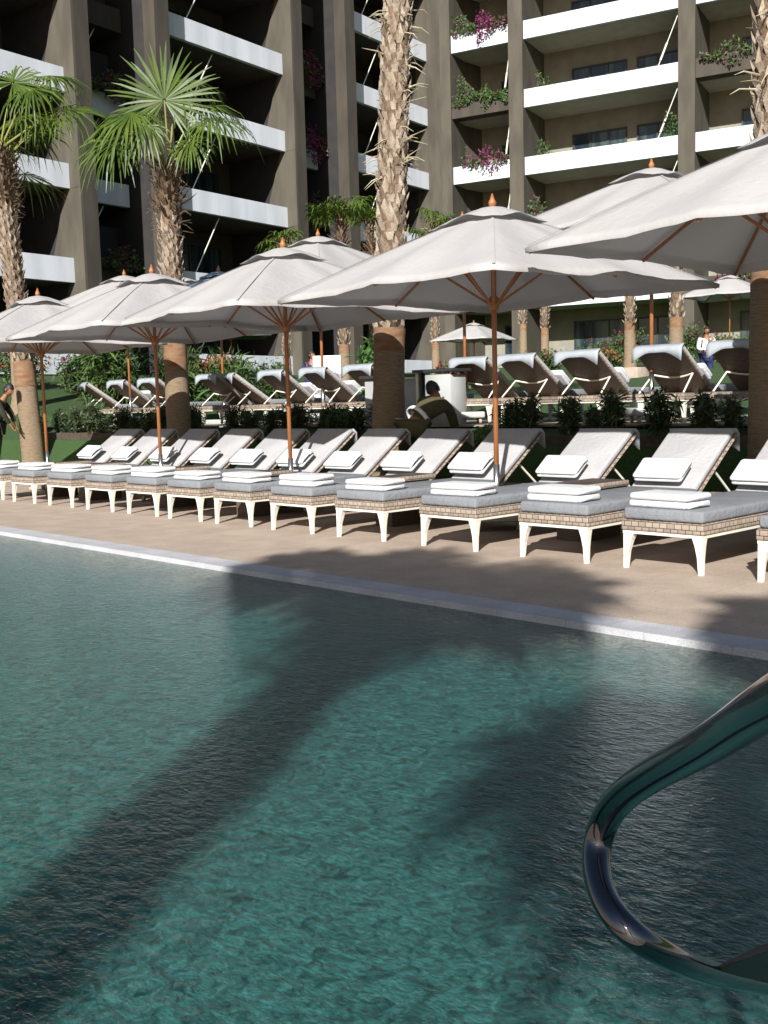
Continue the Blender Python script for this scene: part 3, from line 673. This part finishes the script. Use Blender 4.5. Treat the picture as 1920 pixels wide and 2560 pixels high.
# background greenery
def bgshrub(kind,x,y,w_,h,lab,n=700,fl=0,leafm='leafmid',flm='flowerm',ll=.16,lw=.03,z=None,stems=26):
    o=shrub_mesh(kind,w_,w_,h,n,ll,lw,['stem',leafm,flm],flowers=fl,fl=.06,stems=stems); o.location=(x,y,(hterr(x,y) if z is None else z)-.05); tag(o,lab,'shrub' if kind=='shrub' else 'plant'); return o
bgshrub('cycad',-24.6,14.0,1.5,1.9,'large feathery green plant at the left, behind the terrace parasol pole',1500,ll=.5,lw=.03)
bgshrub('cycad',-23.4,15.4,1.3,1.7,'feathery green plant between the two left parasol poles',1300,ll=.5,lw=.03)
bgshrub('cycad',-22.6,16.4,1.1,1.6,'feathery green plant right behind the bushy-headed palm trunk',1100,ll=.5,lw=.03)
bgshrub('shrub',-27.2,12.9,1.1,1.3,'dark flowering shrub on the left lawn in front of the white wall',1400,3,flm='flowero')
bgshrub('shrub',-26.4,14.1,.9,1.1,'flowering shrub on the left lawn beside the feathery plants',1100,2,flm='flowerm')
bgshrub('shrub',-30.0,13.4,.8,1.3,'shrub at the far left behind the standing man',900,2)
bgshrub('shrub',-26.6,18.6,.9,1.1,'orange-flowered shrub under the dark parasol',1000,12,flm='flowero')
bgshrub('shrub',-25.7,18.4,.8,1.1,'orange and green shrub right of the dark parasol pole',900,10,flm='flowero')
bgshrub('shrub',-24.9,18.8,.8,1.0,'silvery-leaved shrub left of the middle parasol pole',900,0,'leafsil')
bgshrub('shrub',-24.0,18.9,.9,1.4,'green leafy shrub just left of the middle parasol pole',1100,0)
bgshrub('shrub',-20.6,19.6,.9,1.7,'large-leaved green plant right of the big central trunk',900,0,'leafbrt',ll=.3,lw=.06)
bgshrub('shrub',-19.4,21.6,.9,.9,'red-tinged low shrub behind the bar counter',900,8,flm='flowerr')
for i,(x,y,h,fm,lb) in enumerate([(-21.0,27.5,.9,'flowerr','reddish shrub left of the paired thin palms'),(-19.6,28.6,1.0,'flowerr','reddish shrub right of the paired thin palms'),(-21.8,33.4,1.3,'flowerr','green and red shrub under the left window of the ground floor'),(-19.6,33.8,1.3,'flowerm','green shrub under the right window of the ground floor'),(-18.4,27.0,.8,'flowero','low mottled shrub left of the palm on the plinth'),(-15.6,30.5,.9,'flowerr','dark red shrub beside the person in white'),(-13.9,31.2,1.0,'flowerm','purple-brown shrub right of the person in white'),(-12.4,30.6,.9,'flowerr','dark red shrub at the far right'),(-17.0,31.5,.9,'flowerr','red-brown shrub left of the person in white')]):
    bgshrub('shrub',x,y,1.1,h,lb,1200,2,flm=fm)

# ---------------- hotel ----------------
def wing(name,O,d,n_):
    O=Vector(O);d=Vector(d).normalized();n=Vector(n_).normalized()
    return O,d,n
T=[3.3,6.42,9.56,12.7,15.83,18.96,22.1]
def sbox(b,F,s0,s1,n0,n1,z0,z1):
    O,d,n=F; b.obox(O+d*s0+n*n0+Vector((0,0,z0)),d*(s1-s0),n*(n1-n0),Vector((0,0,z1-z0)))
def bush(lab,F,s0,s1,nn,z,colr,hang=.5,hgt=.55,dens=260,cat='plant'):
    O,d,n=F
    if F is FL: nn+=.35; hang*=1.4; hgt*=1.3; dens=480
    if 1: pass
    b=MB(); L=s1-s0
    for i in range(int(dens*L)):
        s_=random.random()*L; c_=.55+.45*math.sin(s_*3.1+s0*5)+random.uniform(-.1,.2)
        down=random.random()<.35
        z_=-random.random()*hang*c_ if down else random.random()*hgt*c_
        p=d*s_+n*(random.uniform(.05,.25) if down else random.uniform(-.35,.2))+Vector((0,0,z_))
        b.cur=1 if random.random()<colr*(.4+.6*c_) else 0
        dd=Vector((random.gauss(0,1),random.gauss(0,1),random.gauss(-.1,1))).normalized(); b.leaf(p,dd,random.uniform(.1,.2),random.uniform(.035,.06),Vector((random.gauss(0,1),random.gauss(0,1),.8)).normalized())
    b.cur=2
    for i in range(int(L*2)): q=d*random.uniform(.1,L-.1); b.tube([q+Vector((0,0,-.05)),q+Vector((0,0,.3)),q+n*.2+Vector((0,0,.4))],.012,4)
    o=b.build('bougainvillea' if colr>.3 else 'balcony_plant',['leafmid','flowerm','stem']); o.location=O+d*s0+n*nn+Vector((0,0,z)); tag(o,lab,cat,'plants spilling from the hotel balconies')
def build_wing(name,F,label,piers,bays,depth,pn0,pn1,smin,smax,rods,pth):
    O,d,n=F
    root=empty(name,O); 
    def P(b,nm,m,par=root,**k):
        o=b.build(nm,m,None,**k); o.parent=par; o.location=-O if par is root else (0,0,0)
        return o
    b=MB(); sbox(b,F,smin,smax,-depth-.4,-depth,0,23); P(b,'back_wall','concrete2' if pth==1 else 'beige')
    for (a,c) in piers:
        if pth<1:
            b=MB(); sbox(b,F,a,c,-depth,pn1,-.5,24); P(b,'pier','concrete')
            continue
        nr_=any(abs(a-q_)<.1 for q_ in (-5.6,5.6,16.9)); m0=-.05 if nr_ else -.30
        b=MB(); sbox(b,F,a,c,m0,pn1,-.5,24); P(b,'pier','concrete2')  # darker tone paints the weakly lit outer face
        b=MB(); sbox(b,F,a+.12,c-.12,-depth,m0,-.5,24); P(b,'party_wall','interior')  # near-black colour puts the recess shade into the wall
        if nr_: continue
        for z in [0]+T[:-1]:
            b=MB(); z1=z+2.31; Q_=lambda s_,n0,zz: O+d*s_+n*n0+Vector((0,0,zz))
            vs=[Q_(a-.012,pn1+.004,z-.82),Q_(a-.012,-1.15,z-.82),Q_(a-.012,-1.10,z),Q_(a-.012,-.28,z1),Q_(a-.012,pn1+.004,z1)]; vs+=[v+d*.11 for v in vs]
            b.add(vs,[(0,1,2,3,4),(9,8,7,6,5)]+[(k,(k+5),(k+1)%5+5,(k+1)%5) for k in range(5)]); P(b,'sunlit_fin','concrete')  # wedge shaped and toned as the sunlit part of the party wall
    for (a,c,kinds,nn) in bays:
        for i,z in enumerate(T):
            kd=kinds[i]
            if kd=='-': continue
            b=MB(); off=nn if kd=='w' or nn<0 else pn1-.12
            sbox(b,F,a,c,-depth,off,z-.82,z-.55)
            sl=P(b,'floor_slab','concrete2' if pth==1 else 'soffit')  # undersides: shade in the left wing's colour, bounce light in the right's
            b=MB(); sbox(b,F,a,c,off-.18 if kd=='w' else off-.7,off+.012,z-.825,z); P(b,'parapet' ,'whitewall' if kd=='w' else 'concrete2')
    return root,P
# left wing
FL=wing('',(-33.44,16.31,0),(-.179,.984,0),(.984,.179,0))
pl=[(-9.3,-8.6),(-5.6,-4.9),(1.9,2.6),(5.6,6.3),(13.2,13.9),(16.9,17.6),(24.3,24.95)]
bl=[(-4.9,1.9,'wwwwwww',0),(2.6,5.6,'wbwwbwb',-1.25),(6.3,13.2,'wwwwwww',0),(13.9,16.9,'wwbwbbw',-1.25),(17.6,24.3,'wwwwwww',0)]
bl[1]=(2.6,5.6,'wbwwbwb',-1.25); bl[3]=(13.9,16.9,'wbbwbbw',-1.25)
rl,PL=build_wing('hotel_wing',FL,'',pl,bl,3.4,0,.55,-9.4,25.4,None,1)
tag(rl,'left wing of the concrete hotel with white balcony parapets receding from the viewer','building')
for (a,c,_,nn) in bl:
    for i,z in enumerate([0]+T[:-1]):
        zf=z-.55 if i else .5
        b=MB(); sbox(b,FL,a+.5 if c-a>4 else a+.3,c-.7 if c-a>4 else c-1.1,-3.4,-3.34,zf,zf+2.3); wn=PL(b,'window','glass')
        b=MB(); 
        for s_ in ([a+.5+(c-a-1.2)*q/3 for q in range(4)] if c-a>4 else [a+.3,c-1.1]): sbox(b,FL,s_-.04,s_+.04,-3.34,-3.28,zf,zf+2.3)
        sbox(b,FL,a+.4,c-.6 if c-a>4 else c-1.0,-3.34,-3.28,zf+2.24,zf+2.34); PL(b,'frame','frame',wn)
        # dark privacy screen between neighbouring terraces
        if i>1 and c-a<4:
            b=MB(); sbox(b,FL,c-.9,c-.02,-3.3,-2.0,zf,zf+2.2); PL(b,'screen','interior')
        if i:
            b=MB(); O,d,n=FL; s1=a+(.9 if c-a>4 else .9)+(2.2 if c-a>4 else 1.1)
            nn2=-.35 if nn==0 else -1.55
            b.tube([O+d*(s1)+n*nn2+Vector((0,0,z+2.28)),O+d*(s1-1.5)+n*nn2+Vector((0,0,z-.1))],.022,5); PL(b,'tie_rod','rod')
# right wing
FR=wing('',(-32.6,41.47,0),(.957,.289,0),(.289,-.957,0))
pr=[(-4.3,-3.75),(-.70,.02),(7.32,8.05),(13.4,14.1)]
br_=[(-3.75,-.70,'-bbwbwb',0),(.02,7.32,'-wwwwww',.12),(8.05,13.4,'-bbwbwb',.12)]
br_=[(-3.75,-.70,'-bbwbwb',.12),(.02,7.32,'-wwwwww',.12),(8.05,13.4,'-bbwbwb',.12),(14.1,20,'-wwwwww',.12)]
rr2,PR=build_wing('hotel_wing',FR,'',pr,br_,2.6,0,.3,-5,20.5,None,.6)
tag(rr2,'right wing of the hotel facing the pool with broad sunlit white balcony parapets','building')
for (a,c,_,nn) in br_:
    wide=c-a>6
    for i,z in enumerate(T):
        if z>20 : continue
        z0=z-.55; ht=1.85
        if i==0: z0=3.4-.9; ht=2.45
        spans=[(a+1.5,a+4.15),(a+4.7,min(c-.05,a+6.6))] if c-a>5 else [(a+1.55,c-.3)]
        for (p0,p1) in spans:
            b=MB(); sbox(b,FR,p0,p1,-2.6,-2.55,z0,z0+ht); wn=PR(b,'window','glass')
            b=MB(); k=3 if p1-p0>2 else 2
            for q in range(k+1): s_=p0+(p1-p0)*q/k; sbox(b,FR,s_-.035,s_+.035,-2.55,-2.5,z0,z0+ht)
            sbox(b,FR,p0-.035,p1+.035,-2.55,-2.5,z0+ht-.02,z0+ht+.06); PR(b,'frame','frame',wn)
        if i:
            b=MB(); O,d,n=FR; s1=c-.12; top=O+d*s1+n*-.25+Vector((0,0,z+2.2)); bot=O+d*(s1-(1.0 if wide else .35 if c<0 else 1.2))+n*-.25+Vector((0,0,z-.15))
            if z<18: b.tube([top,bot],.022,5); m_=(top+bot)/2; b.tube([m_,m_+(bot-top)*.3],.045,6); b.tube([bot+(top-bot)*.04,bot+(top-bot)*.1],.06,6); PR(b,'tie_rod','rod')
# corner infill
b=MB(); b.box(-40.5,-36.6,40.2,44,0,24); o=b.build('corner_block','concrete'); o.parent=rr2; o.location=-FR[0]
random.seed(23)
bush('olive and magenta bougainvillea on a shaded balcony at upper left behind the bushy palm',FL,2.7,5.6,-1.3,12.75,.35,.3,.5)
bush('brownish bougainvillea above the left canopies on the second balcony of the left wing',FL,2.7,5.6,-1.3,6.5,.35,.15,.5)
bush('magenta bougainvillea on the uppermost narrow balcony left of the central trunk',FL,14.0,16.9,-1.3,15.9,.65,.4,.8)
bush('bright magenta bougainvillea over the pale parapet left of the central trunk',FL,14.0,16.9,-1.3,12.8,.95,.6,.6,330)
bush('dark red-green bougainvillea low on the left wing beside the central trunk',FL,14.0,16.9,-1.3,9.6,.4,.3,.8)
bush('green climber low between the columns left of the central trunk',FL,14.0,16.9,-1.3,6.5,.1,.5,1.2)
bush('green plants on the top corner balcony',FR,-3.6,-2.3,.15,19.0,.12,.1,.9)
bush('magenta bougainvillea hanging over the top white parapet of the corner bay',FR,-2.3,-.75,.2,19.1,.95,.75,.6,420)
bush('bright green plant on the brown balcony of the corner bay',FR,-3.6,-1.9,.2,15.85,.03,.3,1.0,320)
bush('green bush hanging from the brown balcony beside the column',FR,-2.0,-.75,.2,15.75,.08,.7,.5,380)
bush('dull pink bougainvillea over the lower white parapet of the corner bay',FR,-2.9,-.75,.2,12.75,.7,.45,.6,260)
bush('reddish plant standing on the lower corner balcony',FR,-3.3,-2.0,0,12.7,.6,.1,1.5,160)
bush('green bush on the right bay balcony near the top',FR,8.3,11.5,.2,15.8,.2,.5,.6,220)
bush('small green plant behind the right column on the middle balcony',FR,6.5,7.2,-.4,12.7,.02,0,1.1,500)
bush('small green plant at the left end of the broad balcony',FR,.3,.9,-.8,12.7,.05,0,1.0,350)
bush('small green plant at the left end of the upper broad balcony',FR,.3,.9,-.8,15.8,.05,0,1.0,350)
bush('green plants on the broad balcony just above the parasols',FR,3.6,4.6,-.2,9.56,.02,0,1.2,350)
bush('spiky plant on the lowest broad balcony by the column',FR,.1,1.0,-.2,9.56,.1,0,1.2,350)
bush('tangled plants hanging from the dark balcony at the far right',FR,9.0,13.0,.2,6.45,.3,.6,.4,200)

# ---------------- terrace furniture ----------------
r=empty('bar_counter',(-10.5,11.2,.91)); tag(r,'grey bar counter with a dark overhanging top behind the bending man','counter')
soft(MB().box(.14,.62,-.35,-.02,0,.70).build('front_panel','counter',r),.008,1)
MB().box(-1.2,-.05,-.25,-.02,0,.66).build('side_panel','counter',r)
MB().box(-.06,.70,-.40,.0,.735,.775).build('top','darktop',r)
MB().box(-1.25,-.08,-.32,.0,.69,.73).build('top','darktop',r)
MB().box(-.03,.02,-.36,-.30,0,.735).build('post','white',r); MB().box(.05,.085,-.36,-.31,0,.735).build('post','frame',r)
r=empty('sign_board',(-20.35,17.3,1.0)); r.scale=(1.38,1,1.13); r.rotation_euler=(0,0,R(42)); tag(r,'white notice board with faint lines of small text standing behind the terrace loungers','sign')
bo=MB().box(0,.50,-.015,.015,.25,1.27).build('board','sign',r)
b=MB()
for i,(z,w_) in enumerate([(1.12,.26),(1.08,.20),(.96,.18),(.92,.28),(.88,.34),(.70,.3),(.66,.24),(.58,.28),(.5,.22)]): b.box(.25-w_/2,.25+w_/2,-.0175,-.0155,z,z+.012)
b.build('text_lines','print',bo)
for xx in (.03,.43): MB().box(xx,xx+.04,-.02,.02,0,.25).build('leg','frame',r)
r=soft(MB().box(-.30,.42,-.3,.3,0,.5).build('stone_planter','planter'),.02,2); r.location=(-16.3,25.2,hterr(-16.3,25.2)-.25); tag(r,'low pinkish stone plinth around the slim right-hand palm','planter')

# ---------------- hand rail ----------------
RAIL=[(.30,-.10,.004),(.28,-.02,.5),(.18,.12,.95),(0,.32,1.12),(-.14,.44,1.13),(-.235,.57,1.10),(-0.328,0.675,1.038),(-0.425,0.789,0.966),(-0.550,0.902,0.878),(-0.643,0.963,0.806),(-0.677,0.974,0.742),(-0.641,0.929,0.712),(-0.590,0.905,0.694),(-0.572,0.962,0.649),(-0.593,1.095,0.568),(-0.617,1.277,0.467),(-0.639,1.490,0.359),(-.65,1.7,.25),(-.66,1.9,.08),(-.66,2.02,-.15),(-.66,2.05,-.9)]
def cr(pts,k=6):
    P_=[Vector(p) for p in pts]; out=[]
    for i in range(len(P_)-1):
        a,b_,c,d=P_[max(i-1,0)],P_[i],P_[i+1],P_[min(i+2,len(P_)-1)]
        for j in range(k):
            t=j/k; out.append(.5*((2*b_)+(c-a)*t+(2*a-5*b_+4*c-d)*t*t+(3*b_-a-3*c+d)*t**3))
    out.append(P_[-1]); return out
r=empty('pool_handrail',(.30,-.10,.004)); tag(r,'polished steel pool handrail curving down into the water in the right foreground','handrail')
RP=cr(RAIL); 
for _ in range(10): RP=[RP[0]]+[(RP[k_-1]+RP[k_]*2+RP[k_+1])/4 for k_ in range(1,len(RP)-1)]+[RP[-1]]
o=MB().tube(RP,[.0170-.0035*min(1,max(0,(k_-54)/36)) for k_ in range(len(RP))],28).build('rail','chrome',r,smooth=True); o.location=(-.30,.10,-.004)
MB().tube([(0,0,0),(0,0,.012)],.06,24).build('foot_plate','chrome',r)
b=MB(); o_=Vector((-.30,.10,-.004)); A_,B_,C_,D_=Vector((-.586,1.065,.587)),Vector((-.550,1.118,.611)),Vector((-.503,1.171,.623)),Vector((-.623,1.452,.388))
q=[v+o_ for v in (A_,B_,C_,D_)]; b.add(q+[v-Vector((0,0,.008)) for v in q],[(0,1,2,3),(7,6,5,4)]+[(k,k+4,(k+1)%4+4,(k+1)%4) for k in range(4)]); b.build('dark_wedge','shoe',r)  # dark flat wedge beside the lower run of the rail

# ---------------- people ----------------
def skinbody(name,nodes,edges,parent,m,sub=1,root=0):
    """nodes: dict name->(pos,radius); edges list; one continuous skinned surface"""
    keys=list(nodes); me=bpy.data.meshes.new(name); me.from_pydata([nodes[k][0] for k in keys],[(keys.index(a),keys.index(b_)) for a,b_ in edges],[])
    o=bpy.data.objects.new(name,me); col.objects.link(o)
    sk=o.modifiers.new('skin','SKIN'); sk.use_smooth_shade=True; sk.branch_smoothing=.6
    sv=me.skin_vertices[0].data
    for i,k in enumerate(keys):
        rd=nodes[k][1]; rd=(rd,rd) if not isinstance(rd,(tuple,list)) else rd; sv[i].radius=rd
    sv[root].use_root=True
    s_=o.modifiers.new('sub','SUBSURF'); s_.levels=sub; s_.render_levels=sub
    me.materials.append(M[m]); o.parent=parent; return o
def V(*a): return Vector(a)
def person(name,loc,rz,J,cloth_top,cloth_bot,label,apron=False,longsleeve=True,face=(0,1,0)):
    r=empty(name,loc,rz); tag(r,label,'person')
    g=lambda k:Vector(J[k])
    N={'pelvis':(g('pelvis'),.115),'waist':(g('waist'),.105),'chest':(g('chest'),(.15,.115)),'neck0':(g('neck'),.055),'head0':(g('neck').lerp(g('head'),.5),.052)}
    E=[('pelvis','waist'),('waist','chest'),('chest','neck0'),('neck0','head0')]
    for s_ in ('L','R'):
        N['sh'+s_]=(g('sh'+s_),.06);N['el'+s_]=(g('el'+s_),.042);N['wr'+s_]=(g('wr'+s_),.027)
        hdv=(g('wr'+s_)-g('el'+s_)).normalized(); N['pa'+s_]=(g('wr'+s_)+hdv*.07,(.038,.018))
        N['hip'+s_]=(g('hip'+s_),.09);N['kn'+s_]=(g('kn'+s_),.06);N['an'+s_]=(g('an'+s_),.04);N['to'+s_]=(g('an'+s_)+Vector(face)*.16+V(0,0,-.05),.035)
        E+=[('chest','sh'+s_),('sh'+s_,'el'+s_),('el'+s_,'wr'+s_),('wr'+s_,'pa'+s_),('pelvis','hip'+s_),('hip'+s_,'kn'+s_),('kn'+s_,'an'+s_),('an'+s_,'to'+s_)]
        # five fingers rooted in the palm
        a=hdv.cross(Vector(face)); a=a.normalized() if a.length>.05 else V(1,0,0); pc=g('wr'+s_)+hdv*.08
        for i in range(4):
            bb=pc+a*(-.027+.018*i); L=[.062,.074,.07,.055][i]; cv=Vector(face)*.018
            N['f%s%da'%(s_,i)]=(bb+hdv*.01,.009);N['f%s%db'%(s_,i)]=(bb+hdv*L*.6+cv*.4,.0085);N['f%s%dc'%(s_,i)]=(bb+hdv*L+cv*1.3,.007)
            E+=[('pa'+s_,'f%s%da'%(s_,i)),('f%s%da'%(s_,i),'f%s%db'%(s_,i)),('f%s%db'%(s_,i),'f%s%dc'%(s_,i))]
        N['t%sa'%s_]=(g('wr'+s_)+hdv*.035-a*.035,.011);N['t%sb'%s_]=(g('wr'+s_)+hdv*.075-a*.055+Vector(face)*.01,.009)
        E+=[('pa'+s_,'t%sa'%s_),('t%sa'%s_,'t%sb'%s_)]
    body=skinbody('body',N,E,r,'skin',1)
    # head: shaped ovoid with nose, ears
    h=g('head'); hf=Vector(J.get('look',face)).normalized(); hu=(g('head')-g('neck')).normalized(); hu=(hu-hf*hu.dot(hf)).normalized(); hs=hf.cross(hu)
    b=MB(); vs=[];fs=[];n,m_=20,14
    for i in range(m_+1):
        a=math.pi*i/m_
        for k in range(n):
            c=2*math.pi*k/n; x_=math.sin(a)*math.cos(c); y_=math.sin(a)*math.sin(c); z_=math.cos(a)
            wx=.074*(1-.22*max(0,-z_)); wy=.095*(1-.12*max(0,-z_))
            p=hs*x_*wx+hf*y_*wy+hu*(z_*.118)
            if y_>.9 and -.35<z_<.1: p+=hf*.018
            if y_>.6 and .05<z_<.3 and .25<abs(x_)<.6: p-=hf*.008
            vs.append(h+p)
    for i in range(m_):
        for k in range(n): fs.append((i*n+k,(i+1)*n+k,(i+1)*n+(k+1)%n,i*n+(k+1)%n))
    b.add(vs,fs)
    for sg in (-1,1):
        q=h+hs*sg*.074+hu*-.005; b.blob(q,.012,.02,.03)
    b.tube([h+hf*.092+hu*.02,h+hf*.112-hu*.018,h+hf*.095-hu*.026],[.008,.013,.01],6)
    hd_=b.build('head','skin',body,smooth=True)
    e=MB(); 
    for sg in (-1,1): e.blob(h+hf*.085+hs*sg*.03+hu*.012,.011,.011,.008)
    e.tube([h+hf*.088+hs*-.025-hu*.055,h+hf*.094-hu*.057,h+hf*.088+hs*.025-hu*.055],.005,5); e.build('face_features','hair',hd_)
    b=MB(); vs=[];fs=[]
    for i in range(m_+1):
        for k in range(n):
            c=2*math.pi*k/n; a=math.pi*i/m_*(.62 if math.sin(c)>-.2 else .78); x_=math.sin(a)*math.cos(c); y_=math.sin(a)*math.sin(c); z_=math.cos(a)
            z2=max(z_,.35) if y_>.35 else z_
            vs.append(h+(hs*x_*.084+hf*y_*.104+hu*(z2*.13))*(1+random.uniform(-.02,.03))-hf*.008)
    for i in range(m_):
        for k in range(n): fs.append((i*n+k,(i+1)*n+k,(i+1)*n+(k+1)%n,i*n+(k+1)%n))
    b.add(vs,fs).build('hair','hair',body,smooth=True)
    # clothing follows the body
    N2={'pelvis':(g('pelvis').lerp(g('waist'),.25),.155),'waist':(g('waist'),.15),'chest':(g('chest'),(.195,.155)),'col':(g('neck').lerp(g('chest'),.35),.075)}
    E2=[('pelvis','waist'),('waist','chest'),('chest','col')]
    for s_ in 'LR':
        N2['sh'+s_]=(g('sh'+s_),.078);N2['el'+s_]=(g('el'+s_),.058); E2+=[('chest','sh'+s_),('sh'+s_,'el'+s_)]
        if longsleeve: N2['wr'+s_]=(g('wr'+s_).lerp(g('el'+s_),.12),.04); E2+=[('el'+s_,'wr'+s_)]
    skinbody('shirt',N2,E2,body,cloth_top,2)
    N3={'pelvis':(g('pelvis')+V(0,0,.01),.16)}; E3=[]
    for s_ in 'LR':
        N3['hip'+s_]=(g('hip'+s_),.13);N3['kn'+s_]=(g('kn'+s_),.08);N3['an'+s_]=(g('an'+s_)+V(0,0,.03),.062); E3+=[('pelvis','hip'+s_),('hip'+s_,'kn'+s_),('kn'+s_,'an'+s_)]
    skinbody('trousers',N3,E3,body,cloth_bot,2)
    for s_ in 'LR':
        b=MB(); a=g('an'+s_); f_=Vector(face); sd=V(f_.y,-f_.x,0); b.obox(a-f_*.07-sd*.045+V(0,0,-a.z+.0),f_*.26,sd*.09,V(0,0,.075)); soft(b.build('shoe','shoe',body),.03,3)
    return r
# man bending over the planting bed, back to the pool (x right, y away, z up in world)
sd=RX
def W2(a,t,z): return tuple(RX*a - TO*t + V(0,0,z))
face=tuple((RX*.35-TO*.9).normalized())
J=dict(pelvis=W2(-.20,0,.99),waist=W2(-.09,.07,1.08),chest=W2(.07,.18,1.21),neck=W2(.12,.33,1.31),head=W2(.07,.45,1.39),look=tuple((V(0,0,-.75)-TO*.65+RX*.1)),
 shL=W2(-.08,.28,1.25),shR=W2(.25,.16,1.19),elL=W2(-.12,.46,.98),elR=W2(.34,.38,.90),wrL=W2(-.02,.60,.80),wrR=W2(.26,.56,.74),
 hipL=W2(-.30,.02,.93),hipR=W2(-.10,0,.93),knL=W2(-.30,.14,.48),knR=W2(-.06,.12,.48),anL=W2(-.30,.0,.08),anR=W2(-.05,-.02,.08))
pm=person('person',(-9.05,9.55,.0),0,J,'olive','olive','person in an olive uniform bending over behind the loungers, back turned',longsleeve=True,face=face)
bd=[c for c in pm.children if c.name.startswith('body')][0]
b=MB(); wv=Vector(J['waist']).lerp(Vector(J['pelvis']),.45); ax=(Vector(J['chest'])-Vector(J['pelvis'])).normalized(); u_=ax.cross(TO).normalized(); v_=u_.cross(ax)
pts=[wv+u_*.165*math.cos(q*.3927)+v_*.165*math.sin(q*.3927) for q in range(17)]
vs=[];fs=[]
for p_ in pts: vs+=[p_-ax*.025,p_+ax*.028]
for i in range(16): fs.append((2*i,2*i+2,2*i+3,2*i+1))
b.add(vs,fs); o=b.build('white_undershirt','whitecloth',bd,smooth=True); sm=o.modifiers.new('t','SOLIDIFY'); sm.thickness=.012
J=dict(pelvis=W2(0,0,.92),waist=W2(.03,0,1.05),chest=W2(.10,.02,1.28),neck=W2(.22,.0,1.45),head=W2(.31,-.02,1.58),look=tuple((RX*.8+TO*.35+V(0,0,-.45))),
 shL=W2(.12,-.16,1.36),shR=W2(.10,.2,1.36),elL=W2(.24,-.20,1.10),elR=W2(.26,.18,1.12),wrL=W2(.34,-.12,.9),wrR=W2(.36,.08,.92),
 hipL=W2(0,-.09,.88),hipR=W2(0,.09,.88),knL=W2(.05,-.1,.48),knR=W2(-.02,.1,.48),anL=W2(0,-.12,.08),anR=W2(-.1,.1,.08))
person('person',(-20.2,9.0,0.1),0,J,'darkolive','darkolive','person in dark clothes with bowed head standing at the left edge',face=tuple(RX))
J=dict(pelvis=W2(0,0,.92),waist=W2(0,0,1.06),chest=W2(0,0,1.3),neck=W2(0,0,1.46),head=W2(0,-.02,1.61),shL=W2(-.19,0,1.39),shR=W2(.19,0,1.39),elL=W2(-.23,.02,1.12),elR=W2(.23,.02,1.12),wrL=W2(-.12,-.16,1.05),wrR=W2(.16,-.14,1.02),
 hipL=W2(-.09,0,.88),hipR=W2(.09,0,.88),knL=W2(-.1,0,.48),knR=W2(.1,0,.48),anL=W2(-.1,0,.08),anR=W2(.1,0,.08))
person('person',(-21.58,18.3,hterr(-21.58,18.3)-.25),0,J,'navy','navy','distant person in navy blue left of the white notice board',face=tuple(RX*.6+TO*.5))
person('person',(-15.4,27.7,hterr(-15.4,27.7)-.55),0,J,'whitecloth','navy','distant person in a white top among the dark red shrubs at right',face=tuple(TO))
